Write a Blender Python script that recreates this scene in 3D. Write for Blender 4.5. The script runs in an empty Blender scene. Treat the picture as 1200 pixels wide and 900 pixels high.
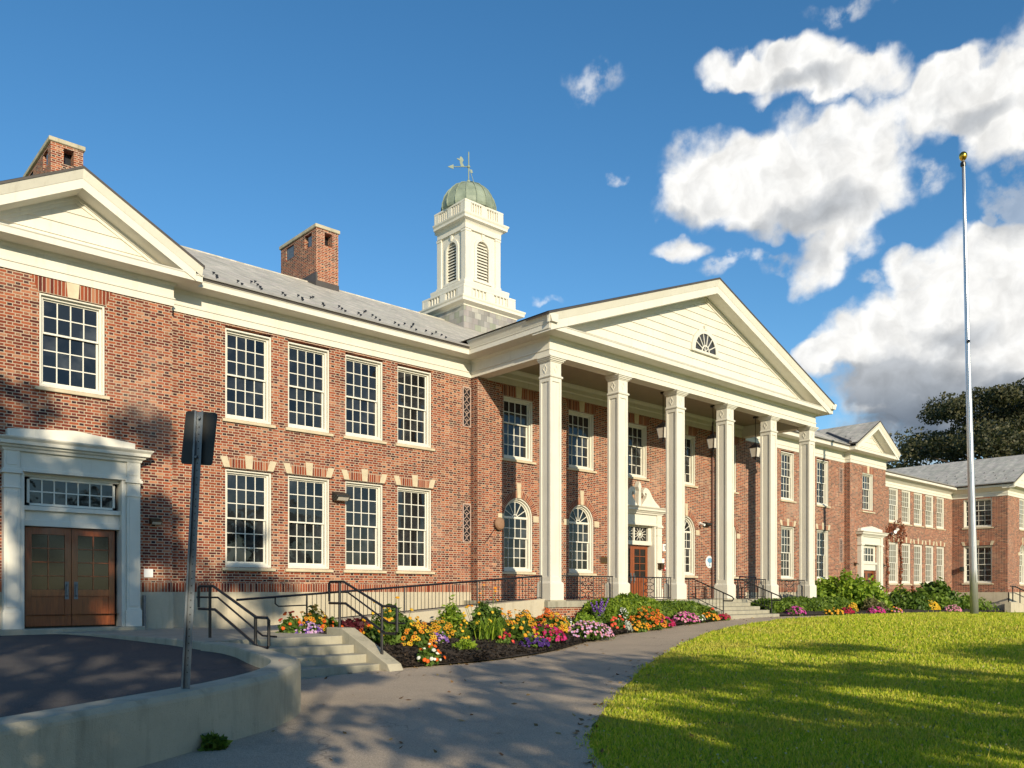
import bpy, bmesh, math, random
import numpy as np
from mathutils import Vector, Matrix
R = math.radians
rng = np.random.default_rng(7)
random.seed(7)
S = bpy.context.scene
COL = S.collection

# ------------------------------------------------------------------ camera
TH = R(42.473)
cd = bpy.data.cameras.new('camera'); cam = bpy.data.objects.new('camera', cd); COL.objects.link(cam)
cam.location = (0, 0, 0); cam.rotation_euler = (R(90), 0, -TH)
cd.sensor_width = 36; cd.lens = 970 / 1200 * 36; cd.shift_y = (694 - 450) / 1200
cd.clip_start = .05; cd.clip_end = 3000
S.camera = cam

# ------------------------------------------------------------------ light, exposure
SUN_EL, SUN_AZ = 18.5, 20.0          # light travels towards +X (az) and +Y
e, a = R(SUN_EL), R(SUN_AZ)
LDIR = Vector((math.sin(a) * math.cos(e), math.cos(a) * math.cos(e), -math.sin(e)))
sl = bpy.data.lights.new('sun', 'SUN'); sun = bpy.data.objects.new('sun', sl); COL.objects.link(sun)
sl.energy = 5.0; sl.angle = R(.5); sl.color = (1, .865, .635)
sun.rotation_euler = LDIR.to_track_quat('-Z', 'Y').to_euler()
sun.location = (-30, -60, 40)
S.view_settings.view_transform = 'Standard'; S.view_settings.look = 'None'
S.view_settings.exposure = .20; S.view_settings.gamma = 1
S.view_settings.use_curve_mapping = False
S.render.film_transparent = False

# ------------------------------------------------------------------ node helpers
class NT:
    def __init__(s, nt): s.nt = nt
    def n(s, t, **k):
        o = s.nt.nodes.new(t)
        for a_, v in k.items(): setattr(o, a_, v)
        return o
    def l(s, a_, b): s.nt.links.new(a_, b)
    def put(s, sock, v):
        if isinstance(v, bpy.types.NodeSocket): s.l(v, sock)
        elif isinstance(v, (int, float)): sock.default_value = v
        else:
            v = tuple(v)
            if len(sock.default_value) == 4 and len(v) == 3: v = v + (1,)
            sock.default_value = v
    def m(s, op, *args, clamp=False):
        o = s.n('ShaderNodeMath', operation=op, use_clamp=clamp)
        for i, v in enumerate(args): s.put(o.inputs[i], v)
        return o.outputs[0]
    def vm(s, op, *args, out=0):
        o = s.n('ShaderNodeVectorMath', operation=op)
        for i, v in enumerate(args): s.put(o.inputs[i], v)
        return o.outputs[out]
    def mix(s, f, a_, b, blend='MIX'):
        o = s.n('ShaderNodeMix', data_type='RGBA', blend_type=blend)
        s.put(o.inputs[0], f); s.put(o.inputs[6], a_); s.put(o.inputs[7], b)
        return o.outputs[2]
    def ramp(s, f, stops):
        o = s.n('ShaderNodeValToRGB'); r = o.color_ramp
        while len(r.elements) < len(stops): r.elements.new(.5)
        for e_, (p, c) in zip(r.elements, stops):
            e_.position = p; e_.color = tuple(c) + (1,) if len(c) == 3 else c
        s.put(o.inputs[0], f); return o.outputs[0]
    def mr(s, v, a0, a1, b0=0., b1=1., smooth=False):
        o = s.n('ShaderNodeMapRange', interpolation_type='SMOOTHSTEP' if smooth else 'LINEAR')
        for i, x in enumerate((v, a0, a1, b0, b1)): s.put(o.inputs[i], x)
        return o.outputs[0]
    def noise(s, vec, scale, detail=3, rough=.5, out=0, dist=0):
        o = s.n('ShaderNodeTexNoise')
        if vec is not None: s.l(vec, o.inputs['Vector'])
        o.inputs['Scale'].default_value = scale; o.inputs['Detail'].default_value = detail
        o.inputs['Roughness'].default_value = rough; o.inputs['Distortion'].default_value = dist
        return o.outputs[out]

# ------------------------------------------------------------------ sky with clouds (all in directions of the world, at infinity)
w = bpy.data.worlds.new('World'); S.world = w; w.use_nodes = True
w.node_tree.nodes.clear(); N = NT(w.node_tree)
sky = N.n('ShaderNodeTexSky', sky_type='NISHITA'); sky.sun_disc = False
sky.sun_elevation = e; sky.sun_rotation = R(180 + SUN_AZ)
sky.air_density = 1.0; sky.dust_density = .1; sky.ozone_density = 2.5; sky.altitude = 300
tc = N.n('ShaderNodeTexCoord').outputs['Generated']
sx = N.n('ShaderNodeSeparateXYZ'); N.l(tc, sx.inputs[0])
az = N.m('MULTIPLY', N.m('ARCTAN2', sx.outputs[0], sx.outputs[1]), 57.2958)
el = N.m('MULTIPLY', N.m('ARCSINE', sx.outputs[2]), 57.2958)
cv = N.n('ShaderNodeCombineXYZ'); N.l(az, cv.inputs[0]); N.l(el, cv.inputs[1])
AE = cv.outputs[0]
wn = N.n('ShaderNodeTexNoise'); N.l(AE, wn.inputs['Vector']); wn.inputs['Scale'].default_value = .42; wn.inputs['Detail'].default_value = 6; wn.inputs['Roughness'].default_value = .44
warp = N.vm('SCALE', N.vm('SUBTRACT', wn.outputs[1], (.5, .5, .5)), (0, 0, 0)); 
warp.node.inputs['Scale'].default_value = 3.0
P = N.vm('ADD', AE, warp)
def blobs(lst, pos):
    acc = None
    for (A, E_, ra, re) in lst:
        d = N.vm('MULTIPLY', N.vm('SUBTRACT', pos, (A, E_, 0)), (1 / ra, 1 / re, 0))
        q = N.m('SUBTRACT', 1., N.vm('DOT_PRODUCT', d, d, out=1), clamp=True)
        acc = q if acc is None else N.m('ADD', acc, q)
    return acc
BL = [(57.1,31.3,2.4,1.1),(59.7,31.2,3.1,1.2),(62.2,31.4,2.6,1.2),(61.3,30.1,3.2,1.0),(63.8,30.2,2.7,1.2),(66.4,29.8,2.1,1.2),(55.7,26.5,3.5,2.5),(54.5,24.6,2.5,1.7),(58.6,25.5,3.9,2.8),(62.7,26.8,4.1,2.6),(64.9,27.1,3.1,2.2),(65.9,24.7,3.1,2.8),(63.3,24.4,3.7,2.7),(60.0,23.6,3.4,1.7),(64.1,22.1,2.7,2.2),(62.7,20.1,2.2,1.8),(54.0,21.9,2.2,0.9),(68.9,27.7,2.9,1.9),(70.9,28.1,2.8,2.1),(72.8,27.1,2.7,2.1),(74.4,27.3,2.6,2.8),(69.9,29.1,1.9,1.1),(72.8,25.4,2.5,1.7),(67.9,19.8,1.8,1.3),(71.4,19.7,2.8,1.8),(73.2,19.6,2.3,1.9),(68.9,17.4,3.4,2.4),(71.8,17.0,4.3,2.8),(67.0,16.1,3.1,2.1),(64.4,15.6,2.6,1.7),(62.5,15.0,1.9,1.3),(70.4,14.2,5.8,2.9),(74.2,14.9,2.8,4.0),(67.0,13.4,4.4,2.3),(69.3,10.6,6.6,3.1),(74.8,10.6,2.9,2.9),
 (82,16,8,6),(80,29,5,3),(75.5,28.5,4,2.6),(76,19,3.5,3.5),(92,20,8,5),(104,14,9,5),(-60,22,12,5),(130,16,14,5),(-140,20,14,6)]
FAINT = [(47.9,31.6,2.5,1.4),(64.9,33.1,3.5,0.8),(73.7,22.9,2.2,2.7),(73.6,21.0,2.0,1.8),(69.2,24.3,1.7,1.1),(58.0,21.2,2.7,0.6),(56.6,20.6,1.4,0.7),(60.7,20.8,1.6,0.7),(44.8,19.1,2.1,0.4),(49.8,26.3,0.8,0.4),(64.9,20.6,1.5,1.0),(65.9,19.0,1.2,0.6)]
nz = N.noise(AE, .75, 7, .56)
nz2 = N.noise(AE, .42, 4, .55)
base = blobs(BL, P); fnt = blobs(FAINT, P)
dens = N.m('ADD', base, N.m('MULTIPLY', N.m('MULTIPLY', N.m('SUBTRACT', nz, .5), 1.05), N.mr(base, 0., .25, 0, 1, True)))
cover = N.mr(dens, .02, .95, 0, 1, True)
cf = N.mr(N.m('MULTIPLY', fnt, N.mr(nz, .32, .72, 0, 1.5)), .12, 1.1, 0, .55, True)
cover = N.m('MAXIMUM', cover, cf)
# shading of the clouds: thick undersides are grey, sunward crests white
DK = [(63.6,23.2,3.4,1.6),(58.8,22.8,3.8,1.2),(61.3,21.0,2.6,1.2),(66.9,13.5,3.0,1.7),(64.5,13.3,2.6,1.3),(69.5,12.3,5.9,2.3),(73.8,22.4,1.9,2.6),(74.2,11.1,3.4,1.9),(70.7,15.2,2.8,1.1),(61.8,30.2,3.2,0.7),(71.6,26.5,2.7,0.9),(54.1,23.6,2.3,0.8),(69.3,10.1,7.5,2.0)]
dk = N.m('ADD', blobs(DK, P), N.m('MULTIPLY', N.m('SUBTRACT', nz2, .5), 1.5))
low = N.mr(el, 15.0, 9.5, 0., 1.0, True)
g1 = N.mr(dk, -.25, 1.15, 0, 1, True)
ccol = N.mix(g1, (1.04, 1.03, 1.0), (.53, .555, .585))
ccol = N.mix(N.m('MULTIPLY', g1, low), ccol, (.155, .20, .265))
puff = N.mr(N.noise(P, .6, 6, .52), .32, .66, .80, 1.06)
ccol = N.mix(1., ccol, puff, 'MULTIPLY')
CS = .90
ccol = N.mix(1., ccol, (CS, CS, CS), 'MULTIPLY')
SKY_K = .138
skyc = N.n('ShaderNodeHueSaturation'); N.l(sky.outputs[0], skyc.inputs['Color'])
skyc.inputs['Hue'].default_value = .497; skyc.inputs['Saturation'].default_value = 1.24; skyc.inputs['Value'].default_value = 1.
skc = N.mix(1., skyc.outputs[0], (SKY_K, SKY_K, SKY_K), 'MULTIPLY')
fin = N.mix(cover, skc, ccol)
bg = N.n('ShaderNodeBackground'); bg.inputs[1].default_value = 1.0
N.l(fin, bg.inputs[0])
wo = N.n('ShaderNodeOutputWorld'); N.l(bg.outputs[0], wo.inputs[0])
w.cycles.sampling_method = 'MANUAL'; w.cycles.sample_map_resolution = 512

# ------------------------------------------------------------------ materials
def newmat(name):
    m = bpy.data.materials.new(name); m.use_nodes = True
    n = NT(m.node_tree); b = m.node_tree.nodes['Principled BSDF']
    return m, n, b
def oco(n): return n.n('ShaderNodeTexCoord').outputs['Object']
def uvo(n): return n.n('ShaderNodeUVMap').outputs[0]
def bump(n, b, h, d, s=1.):
    o = n.n('ShaderNodeBump'); o.inputs['Strength'].default_value = s; o.inputs['Distance'].default_value = d
    n.l(h, o.inputs['Height']); n.l(o.outputs[0], b.inputs['Normal'])
def plain(name, c, rough=.5, metal=0., var=.12, scale=3., bmp=0., c2=None, spec=None, fine=40):
    m, n, b = newmat(name); v = oco(n)
    nz_ = n.noise(v, scale, 5, .6)
    c2 = c2 or tuple(x * (1 - var * 2) for x in c)
    n.put(b.inputs['Base Color'], n.mix(n.mr(nz_, .3, .72), c, c2))
    b.inputs['Roughness'].default_value = rough; b.inputs['Metallic'].default_value = metal
    if spec is not None: b.inputs['Specular IOR Level'].default_value = spec
    if bmp: bump(n, b, n.noise(v, fine, 3), bmp)
    return m
def painted(name, c, c2, dirt):
    m, n, b = newmat(name); v = oco(n); geo = n.n('ShaderNodeNewGeometry').outputs['Position']
    x = n.mix(n.mr(n.noise(geo, 1.3, 5, .6), .3, .7), c, c2)
    st_ = n.noise(n.vm('MULTIPLY', geo, (9, 9, .9)), 1., 5, .65); x = n.mix(n.mr(st_, .56, .78, 0, .42), x, dirt)
    sp_ = n.noise(geo, 22, 3, .7); x = n.mix(n.mr(sp_, .66, .76, 0, .35), x, dirt)
    n.put(b.inputs['Base Color'], x); n.put(b.inputs['Roughness'], n.mr(n.noise(geo, 6, 3), .3, .7, .42, .68))
    bump(n, b, n.m('ADD', n.noise(n.vm('MULTIPLY', geo, (30, 30, 6)), 1., 3), n.noise(geo, 2.5, 2)), .0025, .5)
    return m
def brick_mat(name, soldier=False):
    m, n, b = newmat(name); s = n.n('ShaderNodeSeparateXYZ'); uv = uvo(n)
    wob = n.vm('SCALE', n.vm('SUBTRACT', n.noise(uv, 14, 3, out=1), (.5, .5, .5)), (0, 0, 0)); wob.node.inputs['Scale'].default_value = .011
    n.l(n.vm('ADD', uv, wob), s.inputs[0]); u, v = s.outputs[0], s.outputs[1]
    if soldier: h, L = .24, .0775
    else: h, L = .069, .318
    vr = n.m('DIVIDE', v, h); row = n.m('FLOOR', vr); fv = n.m('FRACT', vr)
    uu = n.m('DIVIDE', u, L)
    if not soldier: uu = n.m('ADD', uu, n.m('MULTIPLY', row, .5))
    cu = n.m('FLOOR', uu); fu = n.m('FRACT', uu)
    if soldier: hd = n.m('MULTIPLY', row, 0.); du = n.m('MINIMUM', fu, n.m('SUBTRACT', 1., fu))
    else:
        hd = n.m('GREATER_THAN', fu, .66)
        du = n.m('MINIMUM', n.m('MINIMUM', fu, n.m('SUBTRACT', 1., fu)), n.m('ABSOLUTE', n.m('SUBTRACT', fu, .66)))
    dd = n.m('MINIMUM', n.m('MULTIPLY', du, L), n.m('MULTIPLY', n.m('MINIMUM', fv, n.m('SUBTRACT', 1., fv)), h))
    mort = n.mr(dd, .0062, .0108, 1, 0)
    idv = n.n('ShaderNodeCombineXYZ'); n.l(n.m('ADD', n.m('MULTIPLY', cu, 2.), hd), idv.inputs[0]); n.l(row, idv.inputs[1])
    wn_ = n.n('ShaderNodeTexWhiteNoise', noise_dimensions='2D'); n.l(idv.outputs[0], wn_.inputs['Vector'])
    st = n.ramp(wn_.outputs[0], [(0, (.075, .017, .014)), (.16, (.15, .030, .018)), (.38, (.24, .050, .023)), (.66, (.315, .076, .032)), (.88, (.36, .112, .053)), (1, (.43, .20, .115))])
    hc = n.ramp(wn_.outputs[0], [(0, (.03, .016, .019)), (.3, (.075, .021, .02)), (.55, (.155, .036, .024)), (.8, (.25, .066, .033)), (1, (.29, .14, .08))])
    c = n.mix(hd, st, hc) if not soldier else st
    big = n.noise(uv, .45, 4, .6)
    c = n.mix(1., c, n.mr(big, .25, .75, .80, 1.16), 'MULTIPLY')
    stn = n.noise(n.vm('MULTIPLY', uv, (2.6, .30, 1)), 1.0, 5, .62); c = n.mix(1., c, n.mr(stn, .36, .70, 1.10, .74), 'MULTIPLY')
    mc = n.mix(n.noise(uv, 1.3, 4), (.53, .425, .315), (.36, .28, .205))
    c = n.mix(mort, c, mc)
    eff = n.noise(uv, .33, 6, .68); c = n.mix(n.mr(eff, .54, .76, 0, .38), c, (.52, .42, .33))
    n.put(b.inputs['Base Color'], c); b.inputs['Roughness'].default_value = .88
    b.inputs['Specular IOR Level'].default_value = .25
    bump(n, b, n.m('SUBTRACT', n.m('MULTIPLY', n.noise(uv, 120, 2), .35), mort), .006, .8)
    return m
def slate_mat(name, cols, h, L, warm=1.):
    m, n, b = newmat(name); uv = uvo(n); s = n.n('ShaderNodeSeparateXYZ'); n.l(uv, s.inputs[0])
    vr = n.m('DIVIDE', s.outputs[1], h); row = n.m('FLOOR', vr); fv = n.m('FRACT', vr)
    uu = n.m('ADD', n.m('DIVIDE', s.outputs[0], L), n.m('MULTIPLY', row, .5)); cu = n.m('FLOOR', uu); fu = n.m('FRACT', uu)
    i = n.n('ShaderNodeCombineXYZ'); n.l(cu, i.inputs[0]); n.l(row, i.inputs[1])
    wn_ = n.n('ShaderNodeTexWhiteNoise', noise_dimensions='2D'); n.l(i.outputs[0], wn_.inputs['Vector'])
    c = n.ramp(wn_.outputs[0], [(k / (len(cols) - 1), q) for k, q in enumerate(cols)])
    streak = n.noise(n.vm('MULTIPLY', uv, (2.2, .35, 1)), 1.2, 4, .65)
    c = n.mix(1., c, n.mr(streak, .3, .7, .72, 1.16), 'MULTIPLY')
    ed = n.m('MAXIMUM', n.mr(n.m('MULTIPLY', n.m('MINIMUM', fu, n.m('SUBTRACT', 1., fu)), L), .003, .007, 1, 0), n.mr(n.m('MULTIPLY', fv, h), .006, .016, 1, 0))
    c = n.mix(n.m('MULTIPLY', ed, .5), c, (.10, .10, .095))
    n.put(b.inputs['Base Color'], c); b.inputs['Roughness'].default_value = .62
    bump(n, b, n.m('ADD', n.m('SUBTRACT', 1., fv), n.m('MULTIPLY', wn_.outputs[0], .5)), .003, .35)
    return m
M = {}
M['brick'] = brick_mat('red_flemish_brick'); M['soldier'] = brick_mat('red_soldier_brick', True)
M['trim'] = painted('cream_paint', (.68, .655, .575), (.63, .60, .515), (.44, .40, .32))
M['sash'] = plain('white_sash_paint', (.70, .68, .60), .45, var=.04)
M['stone'] = plain('limestone', (.62, .53, .37), .8, var=.14, bmp=.002)
M['slate'] = slate_mat('grey_roof_slate', [(.40, .38, .325), (.53, .49, .41), (.45, .435, .36), (.60, .55, .465), (.50, .445, .40)], .2, .26)
M['slate2'] = slate_mat('mottled_cupola_slate', [(.20, .20, .19), (.30, .27, .27), (.26, .28, .22), (.40, .39, .36), (.25, .235, .25), (.34, .34, .29)], .27, .36)
M['drip'] = plain('dark_roof_edge', (.07, .06, .055), .6)
M['gutter'] = plain('grey_gutter_metal', (.42, .41, .41), .4, .3)
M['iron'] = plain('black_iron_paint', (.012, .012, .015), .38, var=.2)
M['bronze'] = plain('bronze_plaque', (.12, .075, .04), .45, .6)
M['copper'] = plain('green_copper_patina', (.27, .32, .25), .6, var=.2, scale=2., c2=(.16, .20, .15))
M['gold'] = plain('gold_leaf', (.75, .42, .06), .25, 1.)
M['pole'] = plain('satin_aluminium', (.62, .62, .64), .32, .75, var=.06)
M['galv'] = plain('galvanised_steel', (.20, .22, .24), .45, .6, var=.16, scale=12)
M['signback'] = plain('dark_sign_back', (.035, .036, .034), .5, .3)
M['bark'] = plain('grey_brown_bark', (.10, .075, .055), .95, bmp=.02, fine=14)
M['white'] = plain('white_enamel', (.8, .8, .78), .4, var=.03)
M['red'] = plain('red_enamel', (.5, .02, .02), .35)
M['blue'] = plain('blue_enamel', (.16, .35, .55), .4)
M['lamp'] = plain('frosted_lamp_glass', (.6, .56, .5), .25, var=.05)
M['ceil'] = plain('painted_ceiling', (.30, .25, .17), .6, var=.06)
M['soil'] = plain('black_mulch', (.022, .016, .012), .95, c2=(.05, .035, .024), scale=14, bmp=.05, fine=30)
def concrete(name, c, c2, stain):
    m, n, b = newmat(name); v = oco(n)
    x = n.mix(n.mr(n.noise(v, 1.4, 6, .65), .3, .7), c, c2)
    st = n.noise(n.vm('MULTIPLY', v, (5, 5, .7)), 1.0, 5, .65)
    x = n.mix(n.m('MULTIPLY', n.mr(st, .5, .75), .55), x, stain)
    sp = n.noise(v, 60, 2, .7); x = n.mix(n.mr(sp, .62, .72, 0, .4), x, stain)
    n.put(b.inputs['Base Color'], x); b.inputs['Roughness'].default_value = .85
    bump(n, b, n.m('ADD', n.noise(v, 90, 3), n.m('MULTIPLY', n.noise(v, 7, 3), 1.5)), .006)
    return m
M['conc'] = concrete('weathered_concrete', (.47, .425, .315), (.35, .32, .235), (.17, .165, .115))
M['conc2'] = concrete('pale_concrete', (.52, .46, .34), (.44, .39, .29), (.30, .25, .17))
M['step'] = concrete('grey_step_concrete', (.40, .37, .285), (.31, .29, .22), (.17, .16, .115))
def asphalt(name, c, c2, sc):
    m, n, b = newmat(name); v = oco(n)
    x = n.mix(n.mr(n.noise(v, .5, 6, .65), .3, .7), c, c2)
    ag = n.n('ShaderNodeTexVoronoi'); n.l(v, ag.inputs['Vector']); ag.inputs['Scale'].default_value = 90
    x = n.mix(1., x, n.mr(n.m('ADD', ag.outputs['Distance'], n.noise(v, 45, 3)), .3, 1.3, .62, 1.45), 'MULTIPLY')
    x = n.mix(n.mr(n.noise(v, 26, 2, .8), .68, .74, 0, .6), x, (.28, .26, .23))
    wv = n.vm('ADD', v, n.vm('SCALE', n.noise(v, 1.6, 4, out=1), (0, 0, 0))); wv.node.inputs[1].links[0].from_node.inputs['Scale'].default_value = 1.1
    ck = n.n('ShaderNodeTexVoronoi', feature='DISTANCE_TO_EDGE'); n.l(wv, ck.inputs['Vector']); ck.inputs['Scale'].default_value = .28
    cm = n.m('MULTIPLY', n.mr(ck.outputs['Distance'], .0015, .006, 1, 0), n.mr(n.noise(v, .35, 2),   .48, .62, 0, .5))
    x = n.mix(cm, x, tuple(q_ * .3 for q_ in c2))
    x = n.mix(n.mr(n.noise(v, .9, 5, .7), .58, .74, 0, .35), x, tuple(q_ * .62 for q_ in c2))
    n.put(b.inputs['Base Color'], x); b.inputs['Roughness'].default_value = .9
    bump(n, b, n.m('ADD', ag.outputs['Distance'], n.noise(v, 40, 2)), .008, .9)
    return m
M['asph'] = asphalt('dark_asphalt', (.070, .060, .055), (.050, .044, .042), 1)
M['path'] = asphalt('worn_path_asphalt', (.42, .335, .245), (.31, .25, .185), 1)
def wood():
    m, n, b = newmat('varnished_oak'); v = oco(n)
    g = n.noise(n.vm('MULTIPLY', v, (14, 14, 1.2)), 2, 6, .6, dist=.6)
    n.put(b.inputs['Base Color'], n.ramp(g, [(.25, (.13, .030, .009)), (.55, (.23, .058, .015)), (.8, (.31, .09, .024))]))
    b.inputs['Roughness'].default_value = .32; b.inputs['Coat Weight'].default_value = .25
    return m
M['wood'] = wood()
def glass(name, c, blind=None):
    m, n, b = newmat(name); v = oco(n)
    if blind:
        s = n.n('ShaderNodeSeparateXYZ'); n.l(v, s.inputs[0])
        st = n.m('FRACT', n.m('MULTIPLY', s.outputs[2], 14.))
        n.put(b.inputs['Base Color'], n.mix(n.mr(st, .1, .35), tuple(x * .6 for x in blind), blind))
    else:
        n.put(b.inputs['Base Color'], n.mix(1., n.mix(n.mr(n.noise(v, .9, 4, .6), .45, .7), c, tuple(x * 3 + .012 for x in c)), n.mr(n.n('ShaderNodeNewGeometry').outputs['Random Per Island'], 0, 1, .4, 2.6), 'MULTIPLY'))  # pane tones vary to imitate uneven reflections and rooms behind, painted into the colour
    b.inputs['Roughness'].default_value = .025; b.inputs['IOR'].default_value = 1.5
    b.inputs['Specular IOR Level'].default_value = .5
    bump(n, b, n.noise(v, 2.2, 2), .008, .6)
    return m
M['doorglass'] = plain('dark_door_glass', (.012, .012, .012), .10, var=.2)
M['glass'] = glass('dark_window_glass', (.008, .009, .010)); M['blind'] = glass('glass_over_pale_blind', None, (.20, .19, .155))
def leafmat(name, c, c2, tr=.35, rough=.55, c3=None):
    m, n, b = newmat(name)
    gi = n.n('ShaderNodeNewGeometry').outputs['Random Per Island']
    stops = [(0, c2), (.55, c), (1, c3 or tuple(x * 1.25 for x in c))]
    col = n.ramp(gi, stops)
    n.put(b.inputs['Base Color'], col); b.inputs['Roughness'].default_value = rough; b.inputs['Specular IOR Level'].default_value = .3
    if tr:
        t = n.n('ShaderNodeBsdfTranslucent'); n.l(n.mix(1., col, (1.15, 1.3, .5), 'MULTIPLY'), t.inputs[0])
        mx = n.n('ShaderNodeMixShader'); mx.inputs[0].default_value = tr
        n.l(b.outputs[0], mx.inputs[1]); n.l(t.outputs[0], mx.inputs[2])
        n.l(mx.outputs[0], m.node_tree.nodes['Material Output'].inputs[0])
    return m
M['leaf_dark'] = leafmat('dark_tree_leaves', (.060, .066, .032), (.03, .036, .018), .25, c3=(.11, .10, .05))
M['leaf_tree'] = leafmat('green_tree_leaves', (.06, .10, .025), (.03, .055, .015), .15)
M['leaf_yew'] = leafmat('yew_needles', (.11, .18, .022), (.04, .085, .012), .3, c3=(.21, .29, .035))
M['leaf_bush'] = leafmat('bright_bush_leaves', (.22, .33, .03), (.10, .18, .018), .40, c3=(.36, .45, .05))
M['leaf_bed'] = leafmat('bedding_plant_leaves', (.095, .165, .025), (.04, .085, .014), .32, c3=(.17, .25, .04))
M['leaf_lime'] = leafmat('lime_plant_leaves', (.16, .24, .03), (.09, .15, .02), .35)
M['leaf_ivy'] = leafmat('rusty_creeper_leaves', (.20, .055, .02), (.10, .03, .015), .2)
M['leaf_wine'] = leafmat('wine_red_leaves', (.09, .012, .02), (.04, .006, .01), .2)
def grassmat():
    m, n, b = newmat('lawn_grass')
    gi = n.n('ShaderNodeNewGeometry'); v = oco(n)
    col = n.ramp(gi.outputs['Random Per Island'], [(0, (.22, .34, .02)), (.4, (.42, .50, .03)), (.75, (.56, .56, .055)), (1, (.66, .54, .15))])
    dry = n.mr(n.noise(v, .55, 5, .65), .50, .72)
    col = n.mix(n.m('MULTIPLY', dry, .6), col, (.52, .42, .11))
    n.put(b.inputs['Base Color'], col); b.inputs['Roughness'].default_value = .6; b.inputs['Specular IOR Level'].default_value = .25
    t = n.n('ShaderNodeBsdfTranslucent'); n.l(n.mix(1., col, (1.2, 1.25, .6), 'MULTIPLY'), t.inputs[0])
    mx = n.n('ShaderNodeMixShader'); mx.inputs[0].default_value = .35
    n.l(b.outputs[0], mx.inputs[1]); n.l(t.outputs[0], mx.inputs[2]); n.l(mx.outputs[0], m.node_tree.nodes['Material Output'].inputs[0])
    return m
M['blade'] = grassmat()
def turf():
    m, n, b = newmat('turf_ground'); v = oco(n)
    x = n.mix(n.mr(n.noise(v, .55, 5, .65), .42, .70), (.30, .38, .04), (.46, .40, .10))
    x = n.mix(n.mr(n.noise(v, 9, 5, .7), .35, .65), x, (.14, .20, .025))
    n.put(b.inputs['Base Color'], x); b.inputs['Roughness'].default_value = .95
    bump(n, b, n.noise(v, 30, 4, .7), .06)
    return m
M['turf'] = turf()
def petal(name, c):
    return leafmat(name, c, tuple(x * .72 for x in c), .25, .5, tuple(min(.9, x * 1.12) for x in c))
PET = {k: petal('petal_' + k, c) for k, c in dict(orange=(.75, .13, .012), amber=(.80, .30, .02), yellow=(.80, .50, .03), gold=(.72, .36, .02),
       pink=(.72, .30, .42), lavender=(.60, .38, .62), magenta=(.55, .03, .20), purple=(.20, .09, .42), violet=(.06, .02, .16), white=(.8, .8, .74),
       crimson=(.38, .01, .05), coral=(.75, .10, .05), fuchsia=(.58, .07, .36), silver=(.45, .5, .45)).items()}
M['eye'] = plain('dark_flower_eye', (.02, .01, .006), .8)

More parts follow.
